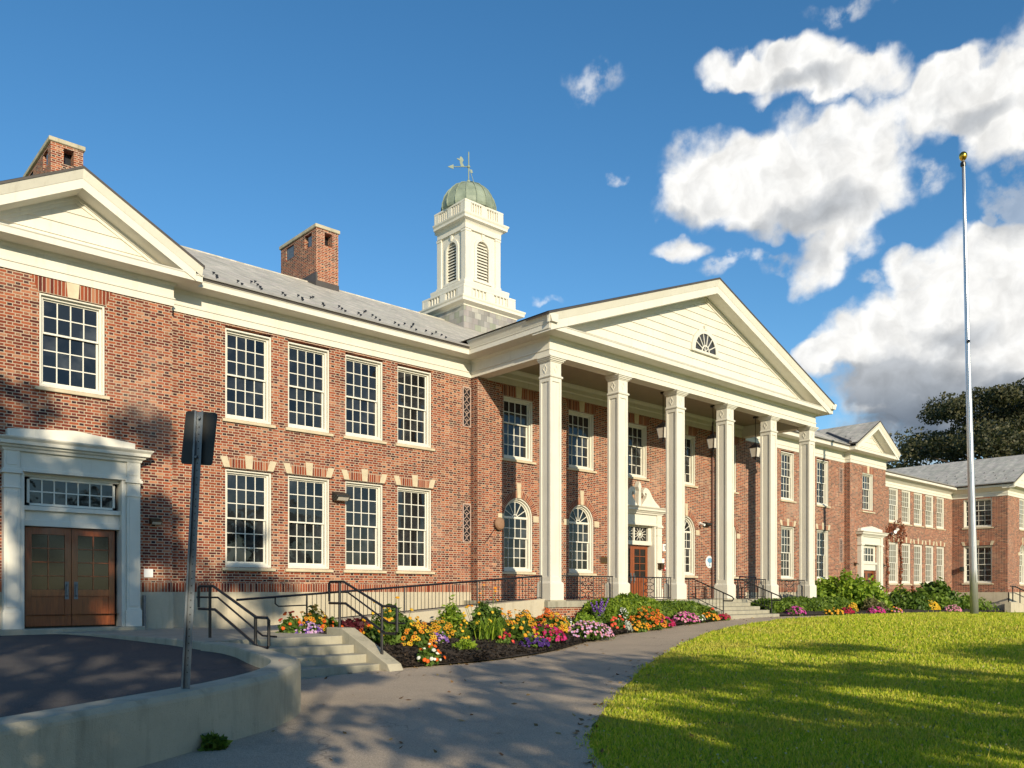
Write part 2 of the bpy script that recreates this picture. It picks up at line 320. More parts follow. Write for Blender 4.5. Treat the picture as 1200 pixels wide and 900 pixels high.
# ------------------------------------------------------------------ mesh helpers
WL = {}
def wloc(o): return WL.get(o.name, Vector((0, 0, 0))) if o else Vector((0, 0, 0))
def link(o, parent, loc):
    COL.objects.link(o); loc = Vector(loc)
    if parent: o.parent = parent; o.location = loc - wloc(parent)
    else: o.location = loc
    WL[o.name] = loc
    return o
class MB:
    def __init__(s): s.v = []; s.f = []; s.uv = []; s.mi = []; s.cur = 0
    def face(s, pts, uv=None):
        i = len(s.v); s.v += [tuple(p) for p in pts]; s.f.append(tuple(range(i, i + len(pts)))); s.uv.append(uv); s.mi.append(s.cur)
    def idx(s, vs, fs):
        i = len(s.v); s.v += [tuple(p) for p in vs]
        for f in fs: s.f.append(tuple(i + k for k in f)); s.uv.append(None); s.mi.append(s.cur)
    def box(s, x0, x1, y0, y1, z0, z1):
        s.idx([(x0,y0,z0),(x1,y0,z0),(x1,y1,z0),(x0,y1,z0),(x0,y0,z1),(x1,y0,z1),(x1,y1,z1),(x0,y1,z1)],
              [(0,1,5,4),(1,2,6,5),(2,3,7,6),(3,0,4,7),(4,5,6,7),(3,2,1,0)])
    def prism(s, poly, y0, y1, axis='y'):
        def mk(a_, b_, c): return (a_, c, b_) if axis == 'y' else ((c, a_, b_) if axis == 'x' else (a_, b_, c))
        n = len(poly)
        s.idx([mk(a_, b_, y0) for a_, b_ in poly] + [mk(a_, b_, y1) for a_, b_ in poly],
              [tuple(range(n)), tuple(range(2 * n - 1, n - 1, -1))] + [(i, (i + 1) % n, n + (i + 1) % n, n + i) for i in range(n)])
    def tube(s, pts, r, n=8, cap=True):
        pts = [Vector(p) for p in pts]; rings = []; k = len(pts); rr = r if isinstance(r, (list, tuple)) else [r] * k
        for i, p in enumerate(pts):
            t = (pts[min(i + 1, k - 1)] - pts[max(i - 1, 0)]).normalized()
            up = Vector((0, 0, 1)) if abs(t.z) < .95 else Vector((1, 0, 0))
            b1 = t.cross(up).normalized(); b2 = t.cross(b1)
            sc = 1.
            if 0 < i < k - 1:
                c = (pts[i] - pts[i-1]).normalized().dot((pts[i+1] - pts[i]).normalized()); sc = 1 / max(.6, math.sqrt((1 + c) / 2))
            rings.append([p + (b1 * math.cos(2*math.pi*j/n) + b2 * math.sin(2*math.pi*j/n)) * rr[i] * (sc if 0 < i < k-1 else 1) for j in range(n)])
        vs = [v for r_ in rings for v in r_]; fs = []
        for i in range(k - 1):
            for j in range(n): fs.append((i*n+j, i*n+(j+1)%n, (i+1)*n+(j+1)%n, (i+1)*n+j))
        if cap: fs += [tuple(range(n)), tuple(range(k*n-1, (k-1)*n-1, -1))]
        s.idx(vs, fs)
    def lathe(s, c, prof, n=16, ph=0.):
        vs = []; fs = []
        for r, z in prof:
            for j in range(n): vs.append((c[0] + r*math.cos(2*math.pi*j/n+ph), c[1] + r*math.sin(2*math.pi*j/n+ph), c[2] + z))
        k = len(prof)
        for i in range(k - 1):
            for j in range(n): fs.append((i*n+j, i*n+(j+1)%n, (i+1)*n+(j+1)%n, (i+1)*n+j))
        fs += [tuple(range(n)), tuple(range(k*n-1, (k-1)*n-1, -1))]
        s.idx(vs, fs)
    def sweep(s, path, prof, closed=True):
        """profile of (outward d, z) along a plan path, mitred; outward = right of travel"""
        n = len(path); nr = []
        for (x0, y0), (x1, y1) in zip(path, path[1:]):
            L = math.hypot(x1-x0, y1-y0); nr.append(((y1-y0)/L, -(x1-x0)/L))
        rings = []
        for i, (x, y) in enumerate(path):
            if i == 0: m_ = nr[0]
            elif i == n - 1: m_ = nr[-1]
            else:
                a_, b_ = nr[i-1], nr[i]; k = 1 + a_[0]*b_[0] + a_[1]*b_[1]; m_ = ((a_[0]+b_[0])/k, (a_[1]+b_[1])/k)
            rings.append([(x + m_[0]*d, y + m_[1]*d, z) for d, z in prof])
        q = len(prof); vs = [v for r_ in rings for v in r_]; fs = []
        for i in range(n - 1):
            for j in range(q if closed else q - 1): fs.append((i*q+j, i*q+(j+1)%q, (i+1)*q+(j+1)%q, (i+1)*q+j))
        fs += [tuple(range(q)), tuple(range(n*q-1, (n-1)*q-1, -1))]
        s.idx(vs, fs)
    def build(s, name, mats, parent=None, loc=(0, 0, 0), bevel=0, smooth=False, recalc=True, local=False):
        """vertices are in world space (or local=True: already relative to loc)"""
        me = bpy.data.meshes.new(name); L = Vector(loc) if not local else Vector((0, 0, 0))
        me.from_pydata([(x - L.x, y - L.y, z - L.z) for x, y, z in s.v], [], s.f)
        if not isinstance(mats, (list, tuple)): mats = [mats]
        for m in mats: me.materials.append(m)
        me.polygons.foreach_set('material_index', s.mi)
        ul = me.uv_layers.new(name='UVMap'); V = s.v
        for p in me.polygons:
            u = s.uv[p.index]
            for k, li in enumerate(p.loop_indices):
                if u: ul.data[li].uv = u[k]
                else:
                    c = V[me.loops[li].vertex_index]; nn = p.normal
                    ax, ay, az_ = abs(nn.x), abs(nn.y), abs(nn.z)
                    if az_ > .97: ul.data[li].uv = (c[0], c[1])
                    elif ax > ay: ul.data[li].uv = (c[1], c[2] / max(.2, math.sqrt(1 - az_*az_)))
                    else: ul.data[li].uv = (c[0], c[2] / max(.2, math.sqrt(1 - az_*az_)))
        if recalc:
            bm = bmesh.new(); bm.from_mesh(me); bmesh.ops.recalc_face_normals(bm, faces=bm.faces); bm.to_mesh(me); bm.free()
        if smooth:
            me.polygons.foreach_set('use_smooth', [True] * len(me.polygons))
        me.update()
        o = bpy.data.objects.new(name, me)
        if bevel:
            b = o.modifiers.new('bevel', 'BEVEL'); b.width = bevel; b.segments = 2; b.limit_method = 'ANGLE'; b.angle_limit = R(40)
        return link(o, parent, loc)
def tag(o, label=None, cat=None, group=None, kind=None):
    if label: o['label'] = label
    if cat: o['category'] = cat
    if group: o['group'] = group
    if kind: o['kind'] = kind
    return o
def thing(name, loc, label, cat, group=None):
    o = bpy.data.objects.new(name, None); o.empty_display_size = .2
    link(o, None, loc); return tag(o, label, cat, group)
def copy_tree(o, parent, loc=None, rot=None):
    c = o.copy(); COL.objects.link(c); c.parent = parent
    if loc is not None: c.location = Vector(loc) - wloc(parent); WL[c.name] = Vector(loc)
    if rot is not None: c.rotation_euler = (0, 0, rot)
    for ch in list(o.children): copy_tree(ch, c)
    return c
def B(name, mat, parent, boxes, loc=None, bevel=0):
    mb = MB()
    for b in boxes: mb.box(*b)
    if loc is None:
        b = boxes[0]; loc = ((b[0]+b[1])/2, (b[2]+b[3])/2, b[4])
    return mb.build(name, mat, parent, loc, bevel)

# ------------------------------------------------------------------ terrain
def interp(x, P_):
    if x <= P_[0][0]: return P_[0][1]
    for (a_, b_), (c, d) in zip(P_, P_[1:]):
        if x <= c: return b_ + (d - b_) * (x - a_) / (c - a_)
    return P_[-1][1]
GX = np.array([-400, -60, 0, 6, 9, 25, 30, 37, 45, 62, 200, 900]); GZ = np.array([-2.2, -1.7, -1.6, -1.57, -1.5, -.9, -.88, -.96, -1.08, -1.3, -2.2, -4])
def g(x): return float(np.interp(x, GX, GZ))
FR = [(8.9,13.4),(10.8,12.75),(13.15,13.0),(16.2,14.3),(19.7,15.2),(24,15.45),(27.4,15.5),(31,14.7),(36,15.0),(45,16.0),(55,17.0),(62,18.0)]
BK = [(8.9,17.25),(33.5,17.25),(33.9,20.55),(48,20.55),(48.4,21.98),(62,21.98)]
def bedz(x, y):
    yf = interp(x, FR); yb = interp(x, BK); s_ = max(0, min(1, (y - yf) / (yb - yf)))
    zf = g(x) + .03; zb = max(zf + .08, -.84)
    return zf + (zb - zf) * s_ ** .7
mb = MB()
xs = sorted(set([-400, -250, -150, -80] + list(np.arange(-60, 80, 1.0)) + [100, 150, 250, 400, 650, 900] + [float(q) for q in GX]))
ys = [-600, -300, -150, -80, -50] + list(np.arange(-40, 60, 4.)) + [80, 150, 300, 600, 900]
vs = [(x, y, g(x)) for y in ys for x in xs]; nx = len(xs)
mb.idx(vs, [(j*nx+i, j*nx+i+1, (j+1)*nx+i+1, (j+1)*nx+i) for j in range(len(ys)-1) for i in range(nx-1)])
tag(mb.build('ground', M['turf'], recalc=False), kind='structure')
def strip(name, mat, Lp, Rp, zf, n=220, m=8, wob=.0, recalc=False):
    def res(P_):
        P_ = np.array(P_, float); d = np.r_[0, np.cumsum(np.linalg.norm(np.diff(P_, axis=0), axis=1))]; d /= d[-1]
        # keep vertex parameters shared between the two edges: resample by index
        t = np.linspace(0, len(P_) - 1, n); i = np.clip(t.astype(int), 0, len(P_) - 2); f = t - i
        # smooth (Catmull-Rom)
        p0 = P_[np.clip(i-1, 0, len(P_)-1)]; p1 = P_[i]; p2 = P_[i+1]; p3 = P_[np.clip(i+2, 0, len(P_)-1)]; f = f[:, None]
        return .5*((2*p1)+(-p0+p2)*f+(2*p0-5*p1+4*p2-p3)*f**2+(-p0+3*p1-3*p2+p3)*f**3)
    A, Bq = res(Lp), res(Rp); v = []
    for i in range(n):
        wl = wob * (math.sin(i*1.7)+math.sin(i*.63+1)) ; wr = wob * (math.sin(i*1.3+2)+math.sin(i*.71))
        for j in range(m + 1):
            t = j / m; p = A[i]*(1-t) + Bq[i]*t
            p = p + np.array([0, wl*(1-t) + wr*t])
            v.append((p[0], p[1], zf(p[0], p[1], t)))
    q = MB(); q.idx(v, [(i*(m+1)+j, i*(m+1)+j+1, (i+1)*(m+1)+j+1, (i+1)*(m+1)+j) for i in range(n-1) for j in range(m)])
    return q.build(name, mat, recalc=recalc)
PL = [(-14,-30),(-9,-10),(-4,2),(1.8,9.2),(5.5,13.0),(7.5,13.5),(8.95,13.45),(10.8,12.85),(13.15,13.1),(16.2,14.4),(19.7,15.28),(23.6,15.5),(27.4,15.52),(31,14.8),(34,14.6)]
PR = [(3,-30),(2.5,-10),(2.9,0),(4.3,3),(5.6,4.9),(6.75,6.1),(8.6,7.4),(11.6,9.3),(13.6,10.4),(15.8,11.5),(18.8,12.9),(21.7,13.75),(26,14.2),(30,14.25),(34,14.2)]
tag(strip('path', M['path'], PL, PR, lambda x, y, t: g(x) + .014, wob=.012), kind='structure')
def mulchz(x, y, t):
    return bedz(x, y) + .02 + .05*math.sin(math.pi*min(1, t*4)/2) + .025*(math.sin(x*7.1+y*3)*math.sin(y*8.3-x*2.2)+.5*math.sin(x*17+y*13)) * min(1, t*6)
b1 = [(x, y) for x, y in FR if x <= 24]; b1[-1] = (23.95, 15.45)
tag(strip('flower_bed_soil', M['soil'], b1, [(8.9,17.28)] + [(x,17.28) for x, y in b1[1:]], mulchz, 240, 30), kind='structure')
b2 = [(27.3,15.5),(31,14.75),(36,15.0),(45,16.0),(55,17.0),(62,18.0)]
tag(strip('shrub_bed_soil', M['soil'], b2, [(27.3,17.28),(31.5,17.28),(36,20.6),(45,20.6),(55,22),(62,22)], mulchz, 160, 24), kind='structure')

# inner driveway, terrace
def az_(y): return -1.10 + .18 * max(0, min(1, (y - 11.5) / 8.5))
wall_out = [(-9,1.5),(-4,4.2),(-1,5.85),(1.4,7.1),(2.44,7.7),(3.3,8.2),(4.36,8.85),(5.03,9.52),(5.48,10.25),(5.72,11.0),(5.95,12.0),(6.2,13.0),(6.3,13.9),(6.22,14.6)]
q = MB(); dr = [(-9,1.7),(-4,4.4),(-1,6.1),(1.3,7.35),(3.15,8.45),(4.2,9.1),(4.8,9.75),(5.25,10.5),(5.46,11.1),(5.7,12.1),(5.92,13),(5.92,14.5)]
v = []; m = 14
for x, y in dr:
    for j in range(m+1):
        t = j/m; xx = x + (min(x, 4.9) - x)*t*t; yy = y + (20.56 - y)*t; v.append((xx, yy, az_(yy)))
q.idx(v, [(i*(m+1)+j, (i+1)*(m+1)+j, (i+1)*(m+1)+j+1, i*(m+1)+j+1) for i in range(len(dr)-1) for j in range(m)])
tag(q.build('driveway', M['asph'], recalc=False), kind='structure')
q = MB(); q.prism([(4.2,20.56),(4.9,20.2),(5.3,19.2),(5.6,17.6),(5.82,16),(5.9,14.55),(6.35,14.72),(8.9,14.72),(8.9,17.2),(8.3,17.25),(8.3,20.85),(7.5,20.9),(7.5,20.56)], -1.5, -.88, 'z')
tag(q.build('terrace', M['step'], loc=(7,17,-.88), bevel=.02), kind='structure')

# curved retaining wall
def arc_len_resample(P_, n):
    P_ = np.array(P_, float); t = np.linspace(0, len(P_)-1, n); i = np.clip(t.astype(int), 0, len(P_)-2); f = (t-i)[:, None]
    p0 = P_[np.clip(i-1,0,len(P_)-1)]; p1 = P_[i]; p2 = P_[i+1]; p3 = P_[np.clip(i+2,0,len(P_)-1)]
    return [tuple(q_) for q_ in .5*((2*p1)+(-p0+p2)*f+(2*p0-5*p1+4*p2-p3)*f**2+(-p0+3*p1-3*p2+p3)*f**3)]
wp = arc_len_resample(wall_out, 110)
q = MB(); q.sweep(wp, [(0,-1.75),(.0,-1.03),(-.008,-1.0),(-.05,-.955),(-.36,-.95),(-.385,-.96),(-.39,-.985),(-.39,-1.75)])
q.v = [(x, y, z + (0 if z < -1.5 else float(np.interp(x, [1.5,3.5,5.2,6.2], [-.035,-.02,.045,.065])))) for x, y, z in q.v]
cw = q.build('retaining_wall', M['conc'], loc=(4,9.5,-1.6)); tag(cw, 'low curved grey concrete retaining wall round the driveway, streaked with damp', 'wall')

# concrete steps beside the wall
st = thing('concrete_steps', (7.6,14,-1.53), 'four grey concrete steps rising between the curved wall and a sloped cheek wall', 'steps')
for k in range(4):
    y0 = 13.35 + .455*k; z1 = -1.53 + .1625*(k+1)
    B('step', M['step'], st, [(6.42, 8.8, y0, 15.0 if k == 3 else y0+.52, -1.75, z1 - (.002 if k == 3 else 0))], bevel=.012)
q = MB(); q.prism([(13.0,-1.75),(13.0,-1.5),(13.1,-1.36),(14.75,-.73),(15.35,-.73),(15.35,-1.75)], 8.803, 9.12, 'x')
q.build('cheek_wall', M['conc'], st, (8.95,14,-1.6), bevel=.015)
B('footing', M['step'], st, [(6.5, 8.85, 13.2, 13.36, -1.7, -1.515)])

# ------------------------------------------------------------------ the school building
SB = thing('school_building', (25.3, 20.9, -.9), 'long red brick school with white six-column portico, slate roofs and copper domed cupola', 'building')
PV, WG, CT, PF = 20.57, 20.9, 20.6, 17.28
FARY, FARX0, FARX1, PJX, PJY = 22.0, 47.9, 62.0, 62.0, 18.5

def wall_panel(mb, axis, c, a0, a1, z0, z1, holes, depth=.28):
    def W(a_, z, d=0.): return (a_, c + d, z) if axis == 'y' else (c + d, a_, z)
    def quad(pts): mb.face([W(a_, z) for a_, z in pts], [(a_, z) for a_, z in pts])
    A = sorted({a0, a1, *[h[0] for h in holes], *[h[1] for h in holes]}); Z = sorted({z0, z1, *[h[2] for h in holes], *[h[3] for h in holes]})
    A = [x for x in A if a0 <= x <= a1]; Z = [x for x in Z if z0 <= x <= z1]
    for i in range(len(A)-1):
        for j in range(len(Z)-1):
            ca, cz = (A[i]+A[i+1])/2, (Z[j]+Z[j+1])/2
            if any(h[0] < ca < h[1] and h[2] < cz < h[3] for h in holes): continue
            quad([(A[i],Z[j]),(A[i+1],Z[j]),(A[i+1],Z[j+1]),(A[i],Z[j+1])])
    for h in holes:
        x0, x1, zb, zt = h[:4]
        if len(h) > 4:                        # semicircular head
            r = (x1-x0)/2; cx = (x0+x1)/2; sp = zt - r; n = 20
            pts = [(cx - r*math.cos(math.pi*k/n), sp + r*math.sin(math.pi*k/n)) for k in range(n+1)]
            for p, p2 in zip(pts, pts[1:]): quad([p, p2, (p2[0], zt), (p[0], zt)])
            rim = [(x0, zb)] + pts + [(x1, zb)]
        else: rim = [(x0, zb), (x0, zt), (x1, zt), (x1, zb)]
        for p, p2 in zip(rim, rim[1:] + rim[:1]):
            mb.face([W(*p), W(*p2), W(*p2, depth), W(*p, depth)], [(p[0], p[1]), (p2[0], p2[1]), (p2[0]+depth, p2[1]), (p[0]+depth, p[1])])

# ---- window templates: local origin = centre of the bottom of the hole, on the wall face, facing -Y
TPL = {}
def ringpts(r, sp, n=20): return [(-r*math.cos(math.pi*k/n), sp + r*math.sin(math.pi*k/n)) for k in range(n+1)]
def arch_band(mb, r0, r1, y0, y1, sp, n=20, uvlen=False):
    A, Bq = ringpts(r1, sp, n), ringpts(r0, sp, n)
    for k in range(n):
        p = [A[k], A[k+1], Bq[k+1], Bq[k]]; i0 = len(mb.f); mb.prism(p, y0, y1)
        if uvlen:
            s0, s1 = r1*math.pi*k/n, r1*math.pi*(k+1)/n
            mb.uv[i0] = mb.uv[i0+1] = None; mb.uv[i0] = [(s0, .24), (s1, .24), (s1, .005), (s0, .005)]
            mb.uv[i0+1] = [(s0, .005), (s1, .005), (s1, .24), (s0, .24)]
def make_window(key, w_, h_, cols, rt, rb, arch=False, head='none', sill=True, glassm='glass', rec=0.):
    """returns (frame mesh object tree) parented under SB, first placed far below and then copied"""
    hw = w_/2; f1, f2, ms = .045, .05, .024; mb = MB(); r = hw; top = h_ - (hw if arch else 0)
    # casing: an outer and an inner step
    for (o_, i_, y0, y1) in ((0, f1, .03, .26), (f1-.004, f1+f2, .11-rec*.7, .27)):
        mb.box(-hw+o_, -hw+i_, y0, y1, o_, top); mb.box(hw-i_, hw-o_, y0, y1, o_, top)
        mb.box(-hw+i_, hw-i_, y0+.004, y1, o_, i_+.02)
        if arch: arch_band(mb, hw-i_, hw-o_, y0, y1, top)
        else: mb.box(-hw+i_, hw-i_, y0+.002, y1, h_-i_, h_-o_)
    fr = mb.build('window', M['trim'], SB, (0, 0, 0), bevel=.006)
    si = f1+f2-.003; x0, x1 = -hw+si, hw-si; z0, z1 = si+.02, h_-si-(0 if not arch else 0)
    zt = top if arch else z1
    mid = z0 + (zt-z0)*rb/(rt+rb)
    mb = MB(); pm = MB()
    def sash(xa, xb, za, zb, y, c, r_, st_):
        mb.box(xa, xa+st_, y, y+.045, za, zb); mb.box(xb-st_, xb, y, y+.045, za, zb)
        mb.box(xa+st_, xb-st_, y+.001, y+.044, za, za+st_*1.15); mb.box(xa+st_, xb-st_, y+.001, y+.044, zb-st_*.9, zb)
        ia, ib, ja, jb = xa+st_, xb-st_, za+st_*1.15, zb-st_*.9
        for k in range(1, c): xm = ia+(ib-ia)*k/c; mb.box(xm-ms/2, xm+ms/2, y+.006, y+.038, ja, jb)
        for k in range(1, r_): zm = ja+(jb-ja)*k/r_; mb.box(ia, ib, y+.008, y+.036, zm-ms/2, zm+ms/2)
        for a_ in range(c):
            for b_ in range(r_):
                u0, u1 = ia+(ib-ia)*a_/c, ia+(ib-ia)*(a_+1)/c; v0, v1 = ja+(jb-ja)*b_/r_, ja+(jb-ja)*(b_+1)/r_
                t1, t2 = random.uniform(-.0016, .0016), random.uniform(-.0016, .0016); yy = y+.024
                pm.face([(u0, yy+t1, v0), (u1, yy-t1, v0), (u1, yy-t1+t2, v1), (u0, yy+t1+t2, v1)])
    sash(x0, x1, mid-.02, zt, .17-rec, cols, rt, .036)
    sash(x0, x1, z0, mid+.02, .218-rec, cols, rb, .038)
    if arch:
        ri = hw - si; mb.box(x0, x1, .155, .22, top-.02, top+.045)
        arch_band(mb, ri-.04, ri, .17, .215, top)
        for k in range(1, 6):
            t = math.pi*k/6; c, s_ = math.cos(t), math.sin(t); px, pz = -s_*ms/2, c*ms/2
            a_, b_ = .12, ri-.03
            mb.prism([(a_*c-px, top+a_*s_-pz), (b_*c-px, top+b_*s_-pz), (b_*c+px, top+b_*s_+pz), (a_*c+px, top+a_*s_+pz)], .176, .208)
        arch_band(mb, .10, .13, .174, .21, top, 10)
        pm.face([(x_, .196, z_) for x_, z_ in ringpts(ri-.02, top, 20)])
    mb.build('sash', M['sash'], fr)
    pm.build('pane', M[glassm], fr, recalc=False)
    if sill:
        mb = MB(); mb.prism([(-.07,-.095),(-.07,-.02),(.12,.012),(.12,-.095)], -hw-.09, hw+.09, 'x'); mb.build('sill', M['stone'], fr, bevel=.006)
    if head == 'three':
        mb = MB(); mb.box(-hw-.1, hw+.1, .0, .2, h_-.0, h_+.035); mb.build('lintel', M['iron'], fr)
        mb = MB(); b0, t0 = h_+.036, h_+.30; sk = .10
        mb.prism([(-hw-.02,b0),(hw+.02,b0),(hw+sk,t0),(-hw-sk,t0)], -.006, .1)
        for i in range(len(mb.f)): mb.uv[i] = [(mb.v[k][0], mb.v[k][2]-b0) for k in mb.f[i]]
        mb.build('flat_arch', M['soldier'], fr)
        for (a_, b_, c, d, tt) in ((-hw-.04, -hw+.13, -hw+.05, -hw-.15, t0+.02), (hw-.13, hw+.04, hw+.15, hw-.05, t0+.02), (-.09, .09, .115, -.115, t0+.10)):
            mb = MB(); mb.prism([(a_, b0+.002), (b_, b0+.002), (c, tt), (d, tt)], -.02, .1); mb.build('keystone', M['stone'], fr, bevel=.004)
    if head == 'one':
        mb = MB(); b0, t0 = h_+.004, h_+.36; sk = .16
        mb.prism([(-hw-.02,b0),(hw+.02,b0),(hw+sk,t0),(-hw-sk,t0)], -.006, .1)
        for i in range(len(mb.f)): mb.uv[i] = [(mb.v[k][0], (mb.v[k][2]-b0)*.66) for k in mb.f[i]]
        mb.build('flat_arch', M['soldier'], fr)
        mb = MB(); mb.prism([(-.11,b0+.002),(.11,b0+.002),(.14,t0+.06),(-.14,t0+.06)], -.022, .1); mb.build('keystone', M['stone'], fr)
    if head == 'arch':
        mb = MB(); arch_band(mb, hw+.005, hw+.235, -.006, .1, top, 20, True); mb.build('brick_arch', M['soldier'], fr)
        mb = MB(); mb.prism([(-.065,h_-.01),(.065,h_-.01),(.10,h_+.50),(-.10,h_+.50)], -.03, .1); mb.build('keystone', M['stone'], fr)
        for s_ in (-1, 1):
            mb = MB(); mb.box(min(s_*(hw+.01), s_*(hw+.27)), max(s_*(hw+.01), s_*(hw+.27)), -.02, .1, top-.12, top+.10); mb.build('impost', M['stone'], fr)
    TPL[key] = [fr, False]
def put_window(key, x, y, z, rot=0.):
    t = TPL[key]
    if not t[1]:
        t[1] = True; o = t[0]; o.location = Vector((x, y, z)) - wloc(SB); o.rotation_euler = (0, 0, rot); return o
    return copy_tree(t[0], SB, (x, y, z), rot)

make_window('low', 1.29, 2.56, 4, 3, 3, head='three')
make_window('up', 1.29, 2.36, 4, 3, 3, head='none')
make_window('pav', 1.36, 2.08, 4, 2, 3, head='one')
make_window('port', 1.37, 2.08, 4, 2, 3, head='one')
make_window('arch', 1.34, 2.5, 4, 2, 3, arch=True, head='arch')
make_window('farlow', 1.36, 2.55, 4, 3, 3, head='three', glassm='blind', rec=.09)
make_window('farup', 1.36, 2.14, 4, 3, 3, head='none', glassm='blind', rec=.09)
make_window('side', 1.8, 2.55, 4, 3, 3, head='three')
make_window('sideup', 1.8, 1.95, 4, 2, 3, head='none')
make_window('farch', 1.3, 2.75, 3, 2, 3, arch=True, head='arch', glassm='blind')

def hole(x, w_, z, h_, arch=False): return (x-w_/2, x+w_/2, z, z+h_) + ((1,) if arch else ())
WX = [9.675, 11.445, 13.25, 15.06]; WXR = [50.6-x+.35 for x in WX][::-1]
WXR = [35.7, 37.55, 39.35, 41.12]
# left pavilion
def pavilion_wall(x0, x1, wx, door_hole):
    mb = MB(); wall_panel(mb, 'y', PV, x0, x1, 0., 7.1, [hole(wx, 1.36, 4.57, 2.08), door_hole])
    for xx, f in ((x0, -1), (x1, 1)): mb.face([(xx,PV,0),(xx,PV+.4,0),(xx,PV+.4,7.1),(xx,PV,7.1)], [(0,0),(.4,0),(.4,7.1),(0,7.1)])
    return mb.build('wall', M['brick'], SB, ((x0+x1)/2, PV, 0), recalc=False)
pavilion_wall(3.2, 7.55, 5.33, (4.15, 6.5, -.5, 3.1)); pavilion_wall(43.5, 47.9, 45.65, (44.8, 46.6, -.5, 3.0))
put_window('pav', 5.33, PV, 4.57); put_window('pav', 45.65, PV, 4.50)
for xs_, x0, x1 in ((WX, 7.55, 17.3), (WXR, 33.3, 43.5)):
    mb = MB(); wall_panel(mb, 'y', WG, x0, x1, 0., 7.1, [hole(x, 1.29, .66, 2.56) for x in xs_] + [hole(x, 1.29, 4.53, 2.42) for x in xs_])
    mb.build('wall', M['brick'], SB, ((x0+x1)/2, WG, 0), recalc=False)
    for x in xs_:
        put_window('low', x, WG, .66); put_window('up', x, WG, 4.53)
# centre block behind the portico
CX = [19.16, 22.31, 25.45, 28.72, 31.85]
mb = MB(); hs = [hole(x, 1.37, 4.5, 2.08) for x in CX] + [hole(x, 1.34, .70, 2.5, True) for x in CX if abs(x-25.45) > 1] + [(24.32, 26.48, -.27, 2.75)]
wall_panel(mb, 'y', CT, 17.34, 33.26, -.5, 7.5, hs)
for xx in (17.34, 33.26): mb.face([(xx,CT,-.5),(xx,CT+.35,-.5),(xx,CT+.35,7.5),(xx,CT,7.5)], [(0,-.5),(.35,-.5),(.35,7.5),(0,7.5)])
mb.build('wall', M['brick'], SB, (25.3, CT, 0), recalc=False)
for x in CX:
    put_window('port', x, CT, 4.5)
    if abs(x-25.45) > 1: put_window('arch', x, CT, .70)
# far wing and projecting wing
FX = [52.40, 54.28, 56.16, 58.04, 59.92]
mb = MB(); wall_panel(mb, 'y', FARY, 47.5, 62.2, -1.4, 6.6, [hole(x, 1.36, .55, 2.55) for x in FX] + [hole(x, 1.36, 4.36, 2.14) for x in FX])
mb.build('wall', M['brick'], SB, (55, FARY, 0), recalc=False)
for x in FX: put_window('farlow', x, FARY, .55); put_window('farup', x, FARY, 4.36)
mb = MB(); SY = 20.35
wall_panel(mb, 'x', PJX, 18.5, 22.0, -1.4, 6.6, [hole(SY, 1.8, .62, 2.55), hole(SY, 1.8, 4.45, 1.95)])
wall_panel(mb, 'y', PJY, 62.0, 72.0, -1.4, 6.6, [hole(65.1, 1.3, .55, 2.75, True), hole(65.1, 1.36, 4.36, 2.14), hole(68.9, 1.3, .55, 2.75, True), hole(68.9, 1.36, 4.36, 2.14)])
mb.face([(72,PJY,-1.4),(72,34,-1.4),(72,34,6.6),(72,PJY,6.6)]); mb.face([(62,22,-1.4),(62,34,-1.4),(62,34,6.6),(62,22,6.6)])
mb.build('wall', M['brick'], SB, (66, PJY, 0), recalc=False)
put_window('side', PJX, SY, .62, R(-90)); put_window('sideup', PJX, SY, 4.45, R(-90))
for x in (65.1, 68.9): put_window('farch', x, PJY, .55); put_window('farup', x, PJY, 4.36)
# interiors are closed by a dark core well behind the glass, so no light leaks through
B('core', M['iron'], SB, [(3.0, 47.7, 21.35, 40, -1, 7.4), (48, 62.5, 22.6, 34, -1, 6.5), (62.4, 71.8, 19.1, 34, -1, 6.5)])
# foundations and soldier courses
for (x0, x1, y, gap) in ((3.2, 7.55, PV, (3.95, 6.7)), (7.55, 17.3, WG, None), (33.3, 43.5, WG, None), (43.5, 47.9, PV, (44.4, 47.1)), (47.9, 62, FARY, None), (62, 72, PJY, None)):
    for s0, s1 in ([(x0, x1)] if not gap else [(x0, gap[0]), (gap[1], x1)]):
        B('foundation', M['conc2'], SB, [(s0, s1 + (.02 if x1 in (7.55, 47.9) and s1 == x1 else 0), y-.02, y+.3, -2, .0)])
        SO = MB(); SO.face([(s0,y-.006,0),(s1,y-.006,0),(s1,y-.006,.24),(s0,y-.006,.24)], [(s0,.001),(s1,.001),(s1,.239),(s0,.239)])
        SO.face([(s0,y-.006,.24),(s1,y-.006,.24),(s1,y+.05,.24),(s0,y+.05,.24)])
        SO.build('soldier_course', M['soldier'], SB, ((s0+s1)/2, y, 0), recalc=False)
B('foundation', M['conc2'], SB, [(61.98, 62.3, 18.48, 22, -2, 0)])

